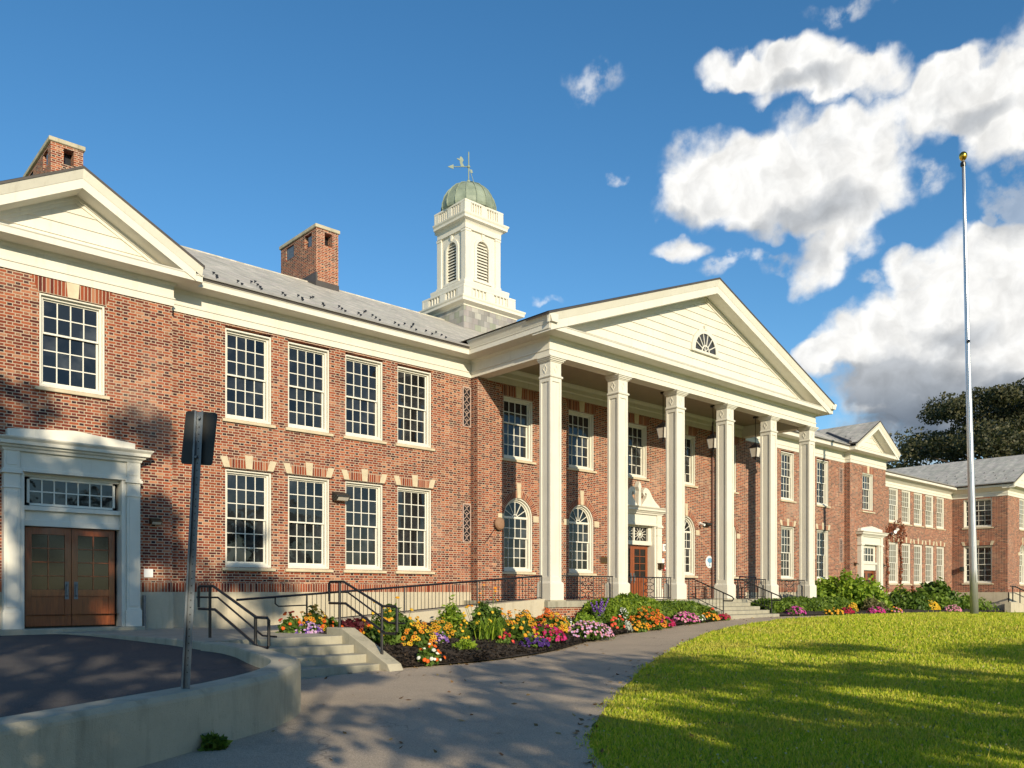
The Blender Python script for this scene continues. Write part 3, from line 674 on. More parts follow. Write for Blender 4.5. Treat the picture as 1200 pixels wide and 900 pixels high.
# ---- entablature and cornices
ENT = [(-.4,7.0),(.035,7.0),(.035,7.155),(.058,7.165),(.058,7.19),(.028,7.215),(.028,7.47),(.075,7.51),(.10,7.555),(.52,7.565),(.54,7.57),(.54,7.70),(.56,7.725),(.56,7.74),(-.4,7.74)]
mb = MB(); mb.sweep([(3.2,22.5),(3.2,PV),(7.55,PV),(7.55,WG),(17.32,WG),(17.32,PF),(33.28,PF),(33.28,WG),(43.5,WG),(43.5,PV),(47.9,PV),(47.9,22.6)], ENT)
mb.build('entablature', M['trim'], SB, (25.3,20,7))
mb = MB(); EF = [(d, z-.5) for d, z in ENT if z < 7.72]
mb.sweep([(47.91,FARY),(62,FARY),(62,PJY),(72,PJY),(72,30)], EF); mb.build('entablature', M['trim'], SB, (60,21,6.5))
def gutter(path, z, name='gutter'):
    mb = MB(); mb.sweep(path, [(.50,z),(.57,z),(.61,z+.03),(.62,z+.075),(.60,z+.075),(.50,z+.07)]); return mb.build(name, M['gutter'], SB, (path[0][0], path[0][1], z))
gutter([(8.12,WG),(16.76,WG)], 7.775); gutter([(33.85,WG),(42.9,WG)], 7.775); gutter([(48,FARY),(61.45,FARY),(61.45,FARY-.01)], 7.235)
B('eave_strip', M['drip'], SB, [(8.1,16.77,20.32,20.8,7.738,7.79)]); B('eave_strip', M['drip'], SB, [(33.83,42.95,20.32,20.8,7.738,7.79)])
# crown mould on the portico's sides
CR = [(.3,7.738),(.545,7.738),(.565,7.78),(.60,7.86),(.65,7.93),(.66,7.97),(.3,7.97)]
for path in ([(17.32,WG-.58),(17.32,PF-.66)], [(33.28,PF-.66),(33.28,WG-.58)]):
    mb = MB(); mb.sweep(path, CR); mb.build('crown_moulding', M['trim'], SB, (path[0][0], path[0][1], 7.74))

def chevron(mb, xl, xa, xr, zl, za, zr, h, yt, yb, yback):
    """band under a roof line; front face runs from yt at its top edge to yb at its bottom edge"""
    t = [(xl,zl),(xa,za),(xr,zr)]; b = [(x, z-h) for x, z in t]
    vs = [(x,yt,z) for x,z in t] + [(x,yb,z) for x,z in b] + [(x,yback,z) for x,z in t] + [(x,yback,z) for x,z in b]
    mb.idx(vs, [(0,1,4,3),(1,2,5,4),(6,9,10,7),(7,10,11,8),(0,6,7,1),(1,7,8,2),(3,4,10,9),(4,5,11,10),(0,3,9,6),(2,8,11,5)])
def gable(x0, x1, yw, zc, eave, apex, ovh, rows, hd=.06, hc=.22, hk=.25, base=0.):
    """pediment on the wall plane yw; x0..x1 outside width of the roof, zc top of the horizontal cornice"""
    xa = (x0+x1)/2; sl = (apex-eave)/(xa-x0); yf = yw - ovh
    p = bpy.data.objects.new('pediment', None); link(p, SB, (xa, yw, zc))
    mb = MB(); chevron(mb, x0-.03, xa, x1+.03, eave-.03*sl, apex, eave-.03*sl, hd, yf-.10, yf-.10, yw+.3); mb.build('drip_edge', M['drip'], p, (xa, yf, apex))
    mb = MB(); chevron(mb, x0, xa, x1, eave-hd-.002, apex-hd-.002, eave-hd-.002, hc, yf-.085, yf-.005, yf+.02); mb.build('raking_crown', M['trim'], p, (xa, yf, apex))
    q = hd+hc+.004; mb = MB(); k = .15; chevron(mb, x0+k, xa, x1-k, eave-q+k*sl, apex-q, eave-q+k*sl, hk, yf+.003, yf+.003, yw+.2); mb.build('raking_cornice', M['trim'], p, (xa, yf, apex))
    q2 = q+hk; zb = zc-.02; ty = yw-.02
    # inner raking mould
    k2 = (x0+.25); mb = MB()
    zin = apex-q2+.02; half = (zin-zb)/sl
    for (o_, h_, y_) in ((0,.10,ty-.09),(.10,.08,ty-.05)):
        hh = half - o_/sl
        chevron(mb, xa-hh, xa, xa+hh, zb+.0, zin-o_, zb+.0, h_, y_, y_, ty+.1)
    mb.build('tympanum_moulding', M['trim'], p, (xa, ty, zin))
    mb = MB(); zz = zb; zi = zin-.08
    while zz < zi-.02:
        z2 = min(zz+rows, zi-.002); a0 = (zi-zz)/sl; a1 = max(.0, (zi-z2)/sl)
        vs = [(xa-a0,ty-.03,zz),(xa+a0,ty-.03,zz),(xa+a1,ty-.004,z2),(xa-a1,ty-.004,z2),(xa-a0,ty+.1,zz),(xa+a0,ty+.1,zz),(xa+a1,ty+.1,z2),(xa-a1,ty+.1,z2)]
        mb.idx(vs, [(0,1,2,3),(0,4,5,1),(3,2,6,7),(1,5,6,2),(0,3,7,4)]); zz += rows
    mb.build('clapboard', M['trim'], p, (xa, ty, zb))
    return p
PD = gable(16.66, 33.66, PF, 7.74, 7.99, 11.12, .58, .272)
gable(2.70, 8.06, PV, 7.74, 7.95, 9.44, .57, .285, .055, .19, .21)
gable(43.0, 48.4, PV, 7.74, 7.95, 9.44, .57, .285, .055, .19, .21)
gable(61.35, 72.65, PJY, 7.2, 7.35, 9.85, .57, .285, .055, .19, .21)

# fanlight in the portico pediment
fl = MB(); fx, fz, fr_ = 25.12, 8.60, .66
def tr(mb, dx, y, dz): mb.v = [(x+dx, yy+y, z+dz) for x, yy, z in mb.v]; return mb
arch_band(fl, fr_+.02, fr_+.15, -.08, .06, 0, 24); fl.box(-fr_-.18, fr_+.18, -.10, .06, -.08, .0); fl.prism([(-.05,fr_+.10),(.05,fr_+.10),(.075,fr_+.26),(-.075,fr_+.26)], -.10, .05)
fo = tr(fl, fx, PF-.03, fz).build('fanlight_window', M['trim'], SB, (fx, PF-.03, fz))
q = MB(); q.face([(x, -.055, z) for x, z in ringpts(fr_+.03, 0, 24)]); tr(q, fx, PF-.03, fz).build('pane', M['glass'], fo, (fx, PF-.03, fz), recalc=False)
q = MB()
for k in range(1, 7):
    t = math.pi*k/7; c, s_ = math.cos(t), math.sin(t); a_, b_ = .2, fr_+.02; px, pz = -s_*.016, c*.016
    q.prism([(a_*c-px, a_*s_-pz), (b_*c-px, b_*s_-pz), (b_*c+px, b_*s_+pz), (a_*c+px, a_*s_+pz)], -.085, -.06)
for k in range(1, 4):
    t = math.pi*k/4; c, s_ = math.cos(t), math.sin(t); px, pz = -s_*.012, c*.012
    q.prism([(-px, -pz), (.22*c-px, .22*s_-pz), (.22*c+px, .22*s_+pz), (px, pz)], -.083, -.06)
arch_band(q, .19, .235, -.09, -.06, 0, 14); arch_band(q, fr_-.02, fr_+.022, -.095, -.06, 0, 24)
tr(q, fx, PF-.03, fz).build('muntin', M['sash'], fo, (fx, PF-.03, fz))

# ---- roofs
def roof_faces(mb, pts, along):
    """pts of one sloped plane; uv in metres with v up the slope"""
    P_ = [Vector(p) for p in pts]; n_ = (P_[1]-P_[0]).cross(P_[2]-P_[0]).normalized(); al = Vector(along).normalized(); up = n_.cross(al).normalized()
    if up.z < 0: up = -up
    mb.face(P_, [(p.dot(al), p.dot(up)) for p in P_])
mb = MB(); ex0, ex1, ey, ez, ry, rz = 2.6, 48.4, 20.27, 7.79, 30.3, 12.56; by = 40.3
roof_faces(mb, [(ex0,ey,ez),(ex1,ey,ez),(ex1-4,ry,rz),(ex0+4,ry,rz)], (1,0,0))
roof_faces(mb, [(ex1,by,ez),(ex0,by,ez),(ex0+4,ry,rz),(ex1-4,ry,rz)], (1,0,0))
roof_faces(mb, [(ex1,ey,ez),(ex1,by,ez),(ex1-4,ry,rz)], (0,1,0)); roof_faces(mb, [(ex0,by,ez),(ex0,ey,ez),(ex0+4,ry,rz)], (0,1,0))
MR = mb.build('roof', M['slate'], SB, (25.3,30.3,7.8), recalc=False)
mb = MB(); mb.box(ex0+3.9, ex1-3.9, ry-.05, ry+.05, rz-.04, rz+.02); mb.build('ridge_cap', M['slate'], MR, (25.3,ry,rz))
def gable_roof(x0, x1, ze, za, y0, y1, th=.03):
    xa = (x0+x1)/2; mb = MB()
    roof_faces(mb, [(x0,y1,ze),(x0,y0,ze),(xa,y0,za),(xa,y1,za)], (0,1,0)); roof_faces(mb, [(x1,y0,ze),(x1,y1,ze),(xa,y1,za),(xa,y0,za)], (0,1,0))
    return mb.build('roof', M['slate'], SB, (xa,y0,ze), recalc=False)
gable_roof(16.60, 33.72, 7.985, 11.125, PF-.66, 30.0); gable_roof(2.65, 8.11, 7.945, 9.445, PV-.65, 26)
RP = gable_roof(42.95, 48.45, 7.945, 9.445, PV-.65, 26); PJ = gable_roof(61.3, 72.7, 7.345, 9.855, PJY-.65, 34)
mb = MB(); mb.sweep([(61.32,FARY-.4),(61.32,PJY-.66)], [(-.02,7.26),(.06,7.26),(.09,7.29),(.09,7.33),(-.02,7.34)]); mb.build('gutter', M['gutter'], SB, (61.3,20,7.3))
mb = MB(); roof_faces(mb, [(47.95,FARY-.57,7.29),(62.5,FARY-.57,7.29),(62.5,FARY+5,8.25),(47.95,FARY+5,8.25)], (1,0,0)); FRF = mb.build('roof', M['slate'], SB, (55,FARY,7.3), recalc=False)
mb = MB(); mb.box(47.95,61.4,FARY-.52,FARY-.1,7.2,7.285); mb.build('eave_strip', M['drip'], SB, (55,FARY,7.2))
# valley flashing on the right pavilion roof
mb = MB(); mb.tube([(42.98,20.3,7.97),(45.0,22.6,9.03)], .09, 6); mb.build('valley_flashing', M['drip'], RP, (43,20.4,8))
# snow guards
def snow_guards(parent, pts, nrm_up):
    first = None
    for p in pts:
        if first is None:
            mb = MB(); mb.box(-.012,.012,-.10,.02,-.01,.012); mb.prism([(-.05,0),(.05,0),(.065,.075),(-.065,.075)], -.10, -.085)
            first = mb.build('snow_guard', M['iron'], parent, p, local=True); first.scale = (.62,.62,.62)
        else: copy_tree(first, parent, p)
msl = (rz-ez)/(ry-ey); gp = []
rr = random.Random(3)
for k in range(13):
    x = 8.7 + k*.62
    for j in range(2 if k % 2 else 3):
        y = ey + .45 + .55*j + rr.uniform(-.04,.04); xx = x + .22*j + rr.uniform(-.06,.06); gp.append((xx, y, ez+(y-ey)*msl+.015))
    if k % 3 == 0:
        for j in range(2): y = ey+2.0+.4*j; gp.append((x-.2+.3*j, y, ez+(y-ey)*msl+.015))
snow_guards(MR, gp, None)
psl = (9.855-7.345)/5.7; gp = []
for j in range(3):
    for k in range(11):
        y = 18.6+k*.62+(j % 2)*.3; x = 61.9+j*.75+(k % 2)*.12; gp.append((x, y, 7.345+(x-61.3)*psl+.015))
fg = []
snow_guards(PJ, gp, None)
rsl = (9.445-7.945)/2.75; snow_guards(RP, [(43.5+.4*(k % 2), 20.6+.45*k, 7.945+(.55+.4*(k % 2))*rsl+.015) for k in range(6)], None)

# ---- chimneys
def chimney(x0, x1, y0, y1, z0, z1):
    mb = MB(); op = []
    wall_panel(mb, 'y', y0, x0, x1, z0, z1, [(x0+.38, x1-.28, z1-.62, z1-.10)], .35)
    wall_panel(mb, 'x', x0, y0, y1, z0, z1, [(y0+.35, y0+.95, z1-.62, z1-.10), (y1-1.15, y1-.45, z1-.62, z1-.10)], .35)
    mb.face([(x1,y0,z0),(x1,y1,z0),(x1,y1,z1),(x1,y0,z1)]); mb.face([(x0,y1,z0),(x1,y1,z0),(x1,y1,z1),(x0,y1,z1)])
    c = mb.build('chimney', M['brick'], MR, (x0, y0, z0), recalc=False)
    B('chimney_cap', M['conc'], c, [(x0-.06,x1+.06,y0-.06,y1+.06,z1,z1+.14)], bevel=.02)
    B('flue_core', M['iron'], c, [(x0+.36,x1-.05,y0+.36,y1-.05,z0,z1)])
    B('flue_screen', M['galv'], c, [(x0+.04,x0+.08,y1-1.15,y1-.45,z1-.62,z1-.1), (x0+.04,x0+.08,y0+.35,y0+.7,z1-.62,z1-.2)])
    mb = MB(); zz = ez+(y0-ey)*msl
    mb.box(x0-.02,x1+.02,y0-.03,y0+.05,zz-.15,zz+.22); mb.box(x0-.025,x0+.05,y0-.02,y0+1.2,zz-.15,zz+.55); mb.build('flashing', M['drip'], c, (x0,y0,zz))
chimney(16.52, 17.52, 29.6, 32.6, 11.5, 14.55); chimney(7.02, 7.98, 29.6, 33.0, 11.5, 14.5)

# ---- cupola
cx, cy = 25.08, 30.45
CU = bpy.data.objects.new('cupola', None); link(CU, SB, (cx, cy, 10.5))
def sq(mb, h, z0, z1): mb.box(cx-h, cx+h, cy-h, cy+h, z0, z1)
mb = MB(); sq(mb, 1.61, 10.5, 12.98); mb.build('slate_base', M['slate2'], CU, (cx,cy,10.5))
def sqpath(h): return [(cx-h,cy+h-.001),(cx-h,cy-h),(cx+h,cy-h),(cx+h,cy+h),(cx-h,cy+h)]
def cornice(mb, h, prof): mb.sweep(sqpath(h), prof); 
mb = MB(); cornice(mb, 1.6, [(-.2,12.9),(.03,12.9),(.04,12.96),(.10,13.0),(.26,13.03),(.28,13.04),(.28,13.14),(.32,13.2),(.33,13.26),(-.2,13.30)]); sq(mb, 1.5, 12.9, 13.29)
mb.build('base_cornice', M['trim'], CU, (cx,cy,12.9))
def balustrade(h, z0, z1, name):
    mb = MB(); sq(mb, h-.10, z0, z1-.03); sq(mb, h, z0, z0+.09); sq(mb, h, z1-.09, z1)
    p = h*.30
    for sx_ in (-1, 0, 1):
        for (a_, b_) in ((1, 0), (0, 1)):
            for s_ in (-1, 1):
                c_ = sx_*(h-p/2); q = p/2*(1 if sx_ else .8)
                if a_: mb.box(cx+c_-q, cx+c_+q, cy+s_*h-.06-(.0), cy+s_*h+.06*0+.0+.06*(s_ < 0)-.0, z0+.08, z1-.08) if False else mb.box(cx+c_-q, cx+c_+q, min(cy+s_*(h-.008), cy+s_*(h-.12)), max(cy+s_*(h-.008), cy+s_*(h-.12)), z0+.08, z1-.08)
                else: mb.box(min(cx+s_*(h-.008), cx+s_*(h-.12)), max(cx+s_*(h-.008), cx+s_*(h-.12)), cy+c_-q, cy+c_+q, z0+.08, z1-.08)
    n = 15
    for k in range(n):
        t = -h+.12+(2*h-.24)*k/(n-1)
        for s_ in (-1, 1):
            a0, a1 = sorted((s_*(h-.02), s_*(h-.12))); mb.box(cx+t-.03, cx+t+.03, cy+a0, cy+a1, z0+.08, z1-.08); mb.box(cx+a0, cx+a1, cy+t-.03, cy+t+.03, z0+.08, z1-.08)
    return mb.build(name, M['trim'], CU, (cx,cy,z0))
balustrade(1.58, 13.30, 13.88, 'balustrade')
mb = MB(); cornice(mb, 1.2, [(-.2,13.88),(.10,13.88),(.14,13.98),(.17,14.12),(.17,14.2),(-.2,14.24)]); sq(mb, 1.15, 13.8, 14.22); mb.build('ledge', M['trim'], CU, (cx,cy,13.88))
TW = 1.0
def tower_wall(mb, axis, sgn):
    c = (cy if axis == 'y' else cx) + sgn*TW; o_ = cx if axis == 'y' else cy
    q = MB(); wall_panel(q, axis, c, o_-TW, o_+TW, 14.2, 17.15, [(o_-.36, o_+.36, 14.5, 16.35, 1)], -.3*sgn); mb.v, off = mb.v + q.v, len(mb.v); mb.f += [tuple(i+off for i in f) for f in q.f]; mb.uv += q.uv; mb.mi += q.mi
mb = MB()
for ax in 'yx':
    for s_ in (-1, 1): tower_wall(mb, ax, s_)
for s_ in (-1, 1):
    for t_ in (-1, 1):
        a0, a1 = sorted((cx+s_*(TW+.07), cx+s_*(TW-.24))); b0, b1 = sorted((cy+t_*(TW+.07), cy+t_*(TW-.24)))
        mb.box(a0, a1, b0, b1, 14.21, 16.72); mb.box(a0-.03, a1+.03, b0-.03, b1+.03, 14.21, 14.42); mb.box(a0-.02, a1+.02, b0-.02, b1+.02, 16.6, 16.72)
mb.build('tower', M['trim'], CU, (cx,cy,14.2), recalc=False)
for ax in 'yx':
    for s_ in (-1, 1):
        q = MB(); arch_band(q, .36, .50, -.05, .06, 15.99); q.box(-.5,-.36,-.05,.06,14.5,15.99); q.box(.36,.5,-.05,.06,14.5,15.99); q.box(-.55,.55,-.07,.06,14.4,14.5)
        q.prism([(-.05,16.4),(.05,16.4),(.08,16.66),(-.08,16.66)], -.08, .05)
        for k in range(13):
            z = 14.52+k*.14; hw_ = .36 if z < 15.93 else math.sqrt(max(.0004, .36**2-(z+.06-15.99)**2))
            q.prism([(.02,z),(.035,z-.01),(.12,z+.10),(.10,z+.108)], -hw_, hw_, 'x')
        an = {('y',-1): 0, ('x',1): 90, ('y',1): 180, ('x',-1): -90}[(ax, s_)]
        rm = Matrix.Rotation(R(an), 3, 'Z'); pos = Vector((cx, cy, 0)) + rm @ Vector((0, -TW, 0))
        q.v = [tuple(rm @ Vector(p) + pos) for p in q.v]; q.build('louver', M['trim'], CU, (pos.x, pos.y, 14.5))
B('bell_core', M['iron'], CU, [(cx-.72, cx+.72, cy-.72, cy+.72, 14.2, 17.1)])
mb = MB(); cornice(mb, 1.03, [(-.2,16.7),(.06,16.7),(.06,16.95),(.09,17.0),(.14,17.06),(.28,17.10),(.28,17.2),(.33,17.28),(.34,17.34),(-.2,17.37)]); sq(mb, 1.0, 17.0, 17.36); mb.build('tower_cornice', M['trim'], CU, (cx,cy,16.7))
balustrade(1.17, 17.36, 17.98, 'balustrade')
mb = MB(); mb.lathe((cx,cy,0), [(1.0,17.4),(1.02,17.97),(1.25,17.99),(1.29,18.1),(1.28,18.3),(1.18,18.62),(.99,18.92),(.73,19.16),(.40,19.33),(.16,19.38),(.12,19.45),(.05,19.5)], 16)
dome = mb.build('dome', M['copper'], CU, (cx,cy,17.4))
mb = MB()
for k in range(16):
    t = 2*math.pi*k/16
    mb.tube([(cx+r_*math.cos(t), cy+r_*math.sin(t), z_) for r_, z_ in ((1.26,18.0),(1.305,18.1),(1.295,18.3),(1.195,18.63),(1.005,18.93),(.74,19.18),(.41,19.345),(.14,19.42))], .032, 5)
mb.build('dome_rib', M['copper'], dome, (cx,cy,17.4)) if False else mb.build('standing_seam', M['copper'], CU, (cx,cy,17.4))
mb = MB(); mb.tube([(cx,cy,19.4),(cx,cy,20.95)], .028, 8); mb.lathe((cx,cy,0), [(.02,19.42),(.10,19.5),(.10,19.56),(.02,19.64)], 10); mb.lathe((cx,cy,0), [(.02,20.16),(.075,20.22),(.075,20.28),(.02,20.34)], 10)
dx, dy = -.737, .676
def vp(t, z, o_=0): return (cx+dx*t-dy*o_, cy+dy*t+dx*o_, z)
mb.tube([vp(-.05,20.25), vp(.75,20.25)], .022, 6); mb.tube([vp(.0,20.2), vp(-.12,19.9), vp(-.3,19.35)], .014, 5)
def plate(poly, th=.03):
    n = len(poly); mb.idx([vp(t, z, -th/2) for t, z in poly]+[vp(t, z, th/2) for t, z in poly], [tuple(range(n)), tuple(range(2*n-1, n-1, -1))]+[(i,(i+1)%n,n+(i+1)%n,n+i) for i in range(n)])
plate([(.72,20.14),(1.0,20.25),(.72,20.36)]); plate([(-.12,19.95),(-.2,19.95),(-.16,20.1),(-.06,20.12)])
plate([(.2,20.26),(.3,20.44),(.24,20.56),(.30,20.68),(.36,20.74),(.42,20.70),(.42,20.62),(.55,20.66),(.56,20.62),(.42,20.54),(.42,20.44),(.36,20.26)])
mb.build('weathervane', M['copper'], CU, (cx,cy,19.4))

# ---- portico
B('portico_floor', M['step'], SB, [(17.0,33.6,17.02,20.9,-.45,-.265)], bevel=.01)
B('portico_base', M['brick'], SB, [(17.04,33.56,17.06,17.4,-1.5,-.452)])
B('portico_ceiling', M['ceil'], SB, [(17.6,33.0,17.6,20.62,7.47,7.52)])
mb = MB(); mb.sweep([(17.74,CT),(32.9,CT)], [(-.02,6.98),(.04,6.98),(.04,7.16),(.075,7.2),(.075,7.34),(.14,7.42),(.16,7.468),(-.02,7.468)]); mb.build('ceiling_moulding', M['trim'], SB, (25,CT,7))
def column(x):
    hw = .235; yc = PF+.235; xc = x+hw
    q = MB(); q.box(xc-.205,xc+.205,yc-.205,yc+.205,.25,6.42)
    for sx_ in (-1,1):
        for sy_ in (-1,1):
            a0,a1 = sorted((xc+sx_*hw, xc+sx_*(hw-.085))); b0,b1 = sorted((yc+sy_*hw, yc+sy_*(hw-.085))); q.box(a0,a1,b0,b1,.28,6.40)
    for z0,z1 in ((.28,.46),(6.26,6.40)):
        q.box(xc-hw+.084,xc+hw-.084,yc-hw+.001,yc+hw-.001,z0,z1); q.box(xc-hw+.001,xc+hw-.001,yc-hw+.084,yc+hw-.084,z0,z1)
    c = q.build('column', M['trim'], SB, (xc,yc,-.265), bevel=.006)
    q = MB(); q.box(xc-.285,xc+.285,yc-.285,yc+.285,-.235,.26)
    q.sweep([(xc-.28,yc+.279),(xc-.28,yc-.28),(xc+.28,yc-.28),(xc+.28,yc+.28),(xc-.28,yc+.28)], [(-.1,.258),(.0,.258),(-.012,.29),(-.045,.32),(-.1,.33)])
    q.build('plinth', M['trim'], c, (xc,yc,-.235), bevel=.005)
    B('base_stone', M['conc'], c, [(xc-.33,xc+.33,yc-.33,yc+.30,-.46,-.236)], bevel=.01)
    q = MB(); q.box(xc-.225,xc+.225,yc-.225,yc+.225,6.36,6.9)
    P4 = [(xc-.225,yc+.224),(xc-.225,yc-.225),(xc+.225,yc-.225),(xc+.225,yc+.225),(xc-.225,yc+.225)]
    q.sweep(P4, [(-.05,6.38),(.03,6.38),(.045,6.40),(.045,6.43),(.012,6.46),(-.05,6.46)])
    q.sweep(P4, [(-.05,6.84),(.02,6.84),(.03,6.87),(.06,6.875),(.065,6.91),(.095,6.915),(.10,6.95),(.13,6.955),(.13,6.998),(-.05,6.998)])
    for (nx_, ny_) in ((0,-1),(-1,0),(0,1),(1,0)):
        for (s_, w_) in ((-1, 0), (1, 0)): pass
        c0 = Vector((xc+nx_*.225, yc+ny_*.225, 6.65)); tx = Vector((-ny_, nx_, 0)); nn = Vector((nx_, ny_, 0))
        d1, d2 = (.085,.14), (.06,.10); vs = []
        for dpt in (-.01,.014):
            for (aa, bb) in (d1, d2): vs += [c0+tx*aa+nn*dpt, c0+Vector((0,0,bb))+nn*dpt, c0-tx*aa+nn*dpt, c0-Vector((0,0,bb))+nn*dpt]
        q.idx(vs, [(8+i,8+(i+1)%4,12+(i+1)%4,12+i) for i in range(4)]+[(i,(i+1)%4,8+(i+1)%4,8+i) for i in range(4)]+[(4+i,4+(i+1)%4,12+(i+1)%4,12+i) for i in range(4)])
    q.build('capital', M['trim'], c, (xc,yc,6.4))
    return c
c0 = column(17.36)
for k in range(1, 6): copy_tree(c0, SB, wloc(c0) + Vector((3.093*k, 0, 0)))
# pilaster strips where the portico meets the wall are brick; ornamental vent grilles beside it
def grille(x, z0, z1, y=WG):
    mb = MB(); mb.box(x-.17,x+.17,y-.03,y+.01,z0,z0+.03); mb.box(x-.17,x+.17,y-.03,y+.01,z1-.03,z1); mb.box(x-.17,x-.14,y-.03,y+.01,z0+.03,z1-.03); mb.box(x+.14,x+.17,y-.03,y+.01,z0+.03,z1-.03)
    n = 5; h = (z1-z0-.06)/n
    for k in range(n):
        zc = z0+.03+h*(k+.5)
        for s_ in (-1, 1): mb.tube([(x+s_*.14,y-.015,zc-h/2),(x+s_*.02,y-.015,zc-h*.15),(x+s_*.02,y-.015,zc+h*.15),(x+s_*.14,y-.015,zc+h/2)], .011, 4)
        mb.tube([(x,y-.015,zc+h*.5),(x+.05,y-.015,zc+h*.3),(x,y-.015,zc+h*.1),(x-.05,y-.015,zc+h*.3),(x,y-.015,zc+h*.5)], .009, 4)
    gr = mb.build('vent_grille', GRM, SB, (x,y,z0)); B('backing', M['iron'], gr, [(x-.14,x+.14,y-.008,y-.004,z0+.03,z1-.03)])
GRM = plain('rose_grille_paint', (.50, .36, .30), .6)
for x in (17.12, 43.1):
    grille(x, 5.38, 6.68); grille(x, 1.62, 2.88)

# ---- door surrounds
def pilaster(mb, x0, x1, y0, y1, z0, z1):
    mb.box(x0,x1,y0,y1,z0,z1); mb.box(x0-.03,x1+.03,y0-.03,y1,z0,z0+.38); mb.box(x0-.012,x1+.012,y0-.012,y1,z0+.378,z0+.42)
    mb.box(x0-.02,x1+.02,y0-.02,y1,2.24,2.28); mb.box(x0-.045,x1+.045,y0-.045,y1,2.56,2.63); mb.box(x0-.02,x1+.02,y0-.02,y1,2.63,2.67)
    mb.box(x0+.05,x1-.05,y0-.012,y0+.01,z0+.47,2.18); mb.box(x0+.05,x1-.05,y0-.012,y0+.01,2.74,3.0)
def entrance(xc, yw, zt, half, dz, leaves, zs):
    """classical door case: xc centre, half = outside half width"""
    s = bpy.data.objects.new('entrance', None); link(s, SB, (xc, yw, zs))
    y0 = yw-.22; mb = MB(); pw = .30
    pilaster(mb, xc-half, xc-half+pw, y0, yw+.1, zs, 3.06); pilaster(mb, xc+half-pw, xc+half, y0, yw+.1, zs, 3.06)
    ii = half-pw
    mb.box(xc-ii-.02, xc+ii+.02, y0+.05, yw+.1, 2.68, 3.06); mb.box(xc-ii, xc+ii, y0+.02, yw+.1, 2.62, 2.70)
    mb.box(xc-ii, xc-ii+.10, y0+.06, yw+.25, zs, 2.63); mb.box(xc+ii-.10, xc+ii, y0+.06, yw+.25, zs, 2.63)
    mb.build('door_case', M['trim'], s, (xc, y0, zs), bevel=.006)
    mb = MB(); pth = [(xc-half,yw+.05),(xc-half,y0),(xc+half,y0),(xc+half,yw+.05)]
    mb.sweep(pth, [(-.1,3.05),(.02,3.05),(.035,3.10),(.09,3.13),(.10,3.16),(.17,3.18),(.18,3.25),(.23,3.30),(.24,3.33),(-.1,3.36)])
    mb.box(xc-half+.05, xc+half-.05, y0+.06, yw+.05, 3.05, 3.345)
    mb.build('door_cornice', M['trim'], s, (xc, y0, 3.05))
    return s, y0, ii
def door_leaf(parent, x0, x1, y, z0, z1, hinge, cols=2, rows=4, gt=.3, gb=.82):
    w_ = x1-x0; mb = MB(); st_ = .13; gz0 = z0+gb; gz1 = z1-.16
    mb.box(x0,x0+st_,y,y+.05,z0,z1); mb.box(x1-st_,x1,y,y+.05,z0,z1)
    for (a_, b_) in ((z0,z0+.24),(gz0-.16,gz0),(gz1,z1)): mb.box(x0+st_,x1-st_,y+.001,y+.049,a_,b_)
    mb.box(x0+st_,x1-st_,y+.02,y+.04,z0+.24,gz0-.16)
    for k in range(1, cols): xm = x0+st_+(w_-2*st_)*k/cols; mb.box(xm-.014,xm+.014,y+.006,y+.044,gz0,gz1)
    for k in range(1, rows): zm = gz0+(gz1-gz0)*k/rows; mb.box(x0+st_,x1-st_,y+.008,y+.042,zm-.014,zm+.014)
    d = mb.build('door', M['wood'], parent, ((x0+x1)/2, y, z0), bevel=.005)
    mb = MB(); mb.face([(x0+st_,y+.026,gz0),(x1-st_,y+.026,gz0),(x1-st_,y+.026,gz1),(x0+st_,y+.026,gz1)]); mb.build('glass', M['doorglass'], d, ((x0+x1)/2,y,gz0), recalc=False)
    hx = x1-.09 if hinge == 'l' else x0+.09
    mb = MB(); mb.box(hx-.04,hx+.04,y-.008,y+.002,z0+.60,z0+1.0); mb.tube([(hx,y-.01,z0+.66),(hx,y-.05,z0+.7),(hx,y-.05,z0+.9),(hx,y-.01,z0+.94)], .013, 6); mb.build('handle', M['galv'], d, (hx,y,z0+.6))
    return d
# left entrance
E1, ey0, ii = entrance(5.33, PV, 3.06, 1.40, 0, 2, -.80)
mb = MB(); mb.prism([(3.92,3.345),(6.74,3.345),(6.6,3.35),(6.6,3.50),(5.30,3.62),(4.02,3.53),(4.02,3.35)], ey0-.02, PV+.05)
mb = MB(); mb.prism([(4.0,3.35),(6.62,3.35),(6.62,3.50),(5.32,3.63),(4.0,3.52)], ey0+.02, PV+.05); mb.build('parapet', M['trim'], E1, (5.3,ey0,3.35), bevel=.008)
mb = MB(); mb.box(4.32,6.34,PV-.03,PV+.15,1.46,1.60); mb.box(4.32,6.34,PV+.02,PV+.15,1.60,1.84); mb.box(4.30,6.36,PV-.07,PV+.15,1.80,1.90); mb.box(4.34,6.32,PV+.0,PV+.15,2.54,2.63)
mb.build('transom_panel', M['trim'], E1, (5.33,PV,1.5), bevel=.006)
mb = MB(); tx0, tx1, tz0, tz1 = 4.42, 6.24, 1.92, 2.54
for (a_, b_, c, d) in ((tx0,tx0+.05,tz0,tz1),(tx1-.05,tx1,tz0,tz1),(tx0,tx1,tz0,tz0+.05),(tx0,tx1,tz1-.05,tz1)): mb.box(a_,b_,PV+.04,PV+.10,c,d)
for k in range(1, 7): xm = tx0+.05+(tx1-tx0-.1)*k/7; mb.box(xm-.013,xm+.013,PV+.05,PV+.09,tz0+.05,tz1-.05)
mb.box(tx0+.05,tx1-.05,PV+.052,PV+.088,(tz0+tz1)/2-.013,(tz0+tz1)/2+.013)
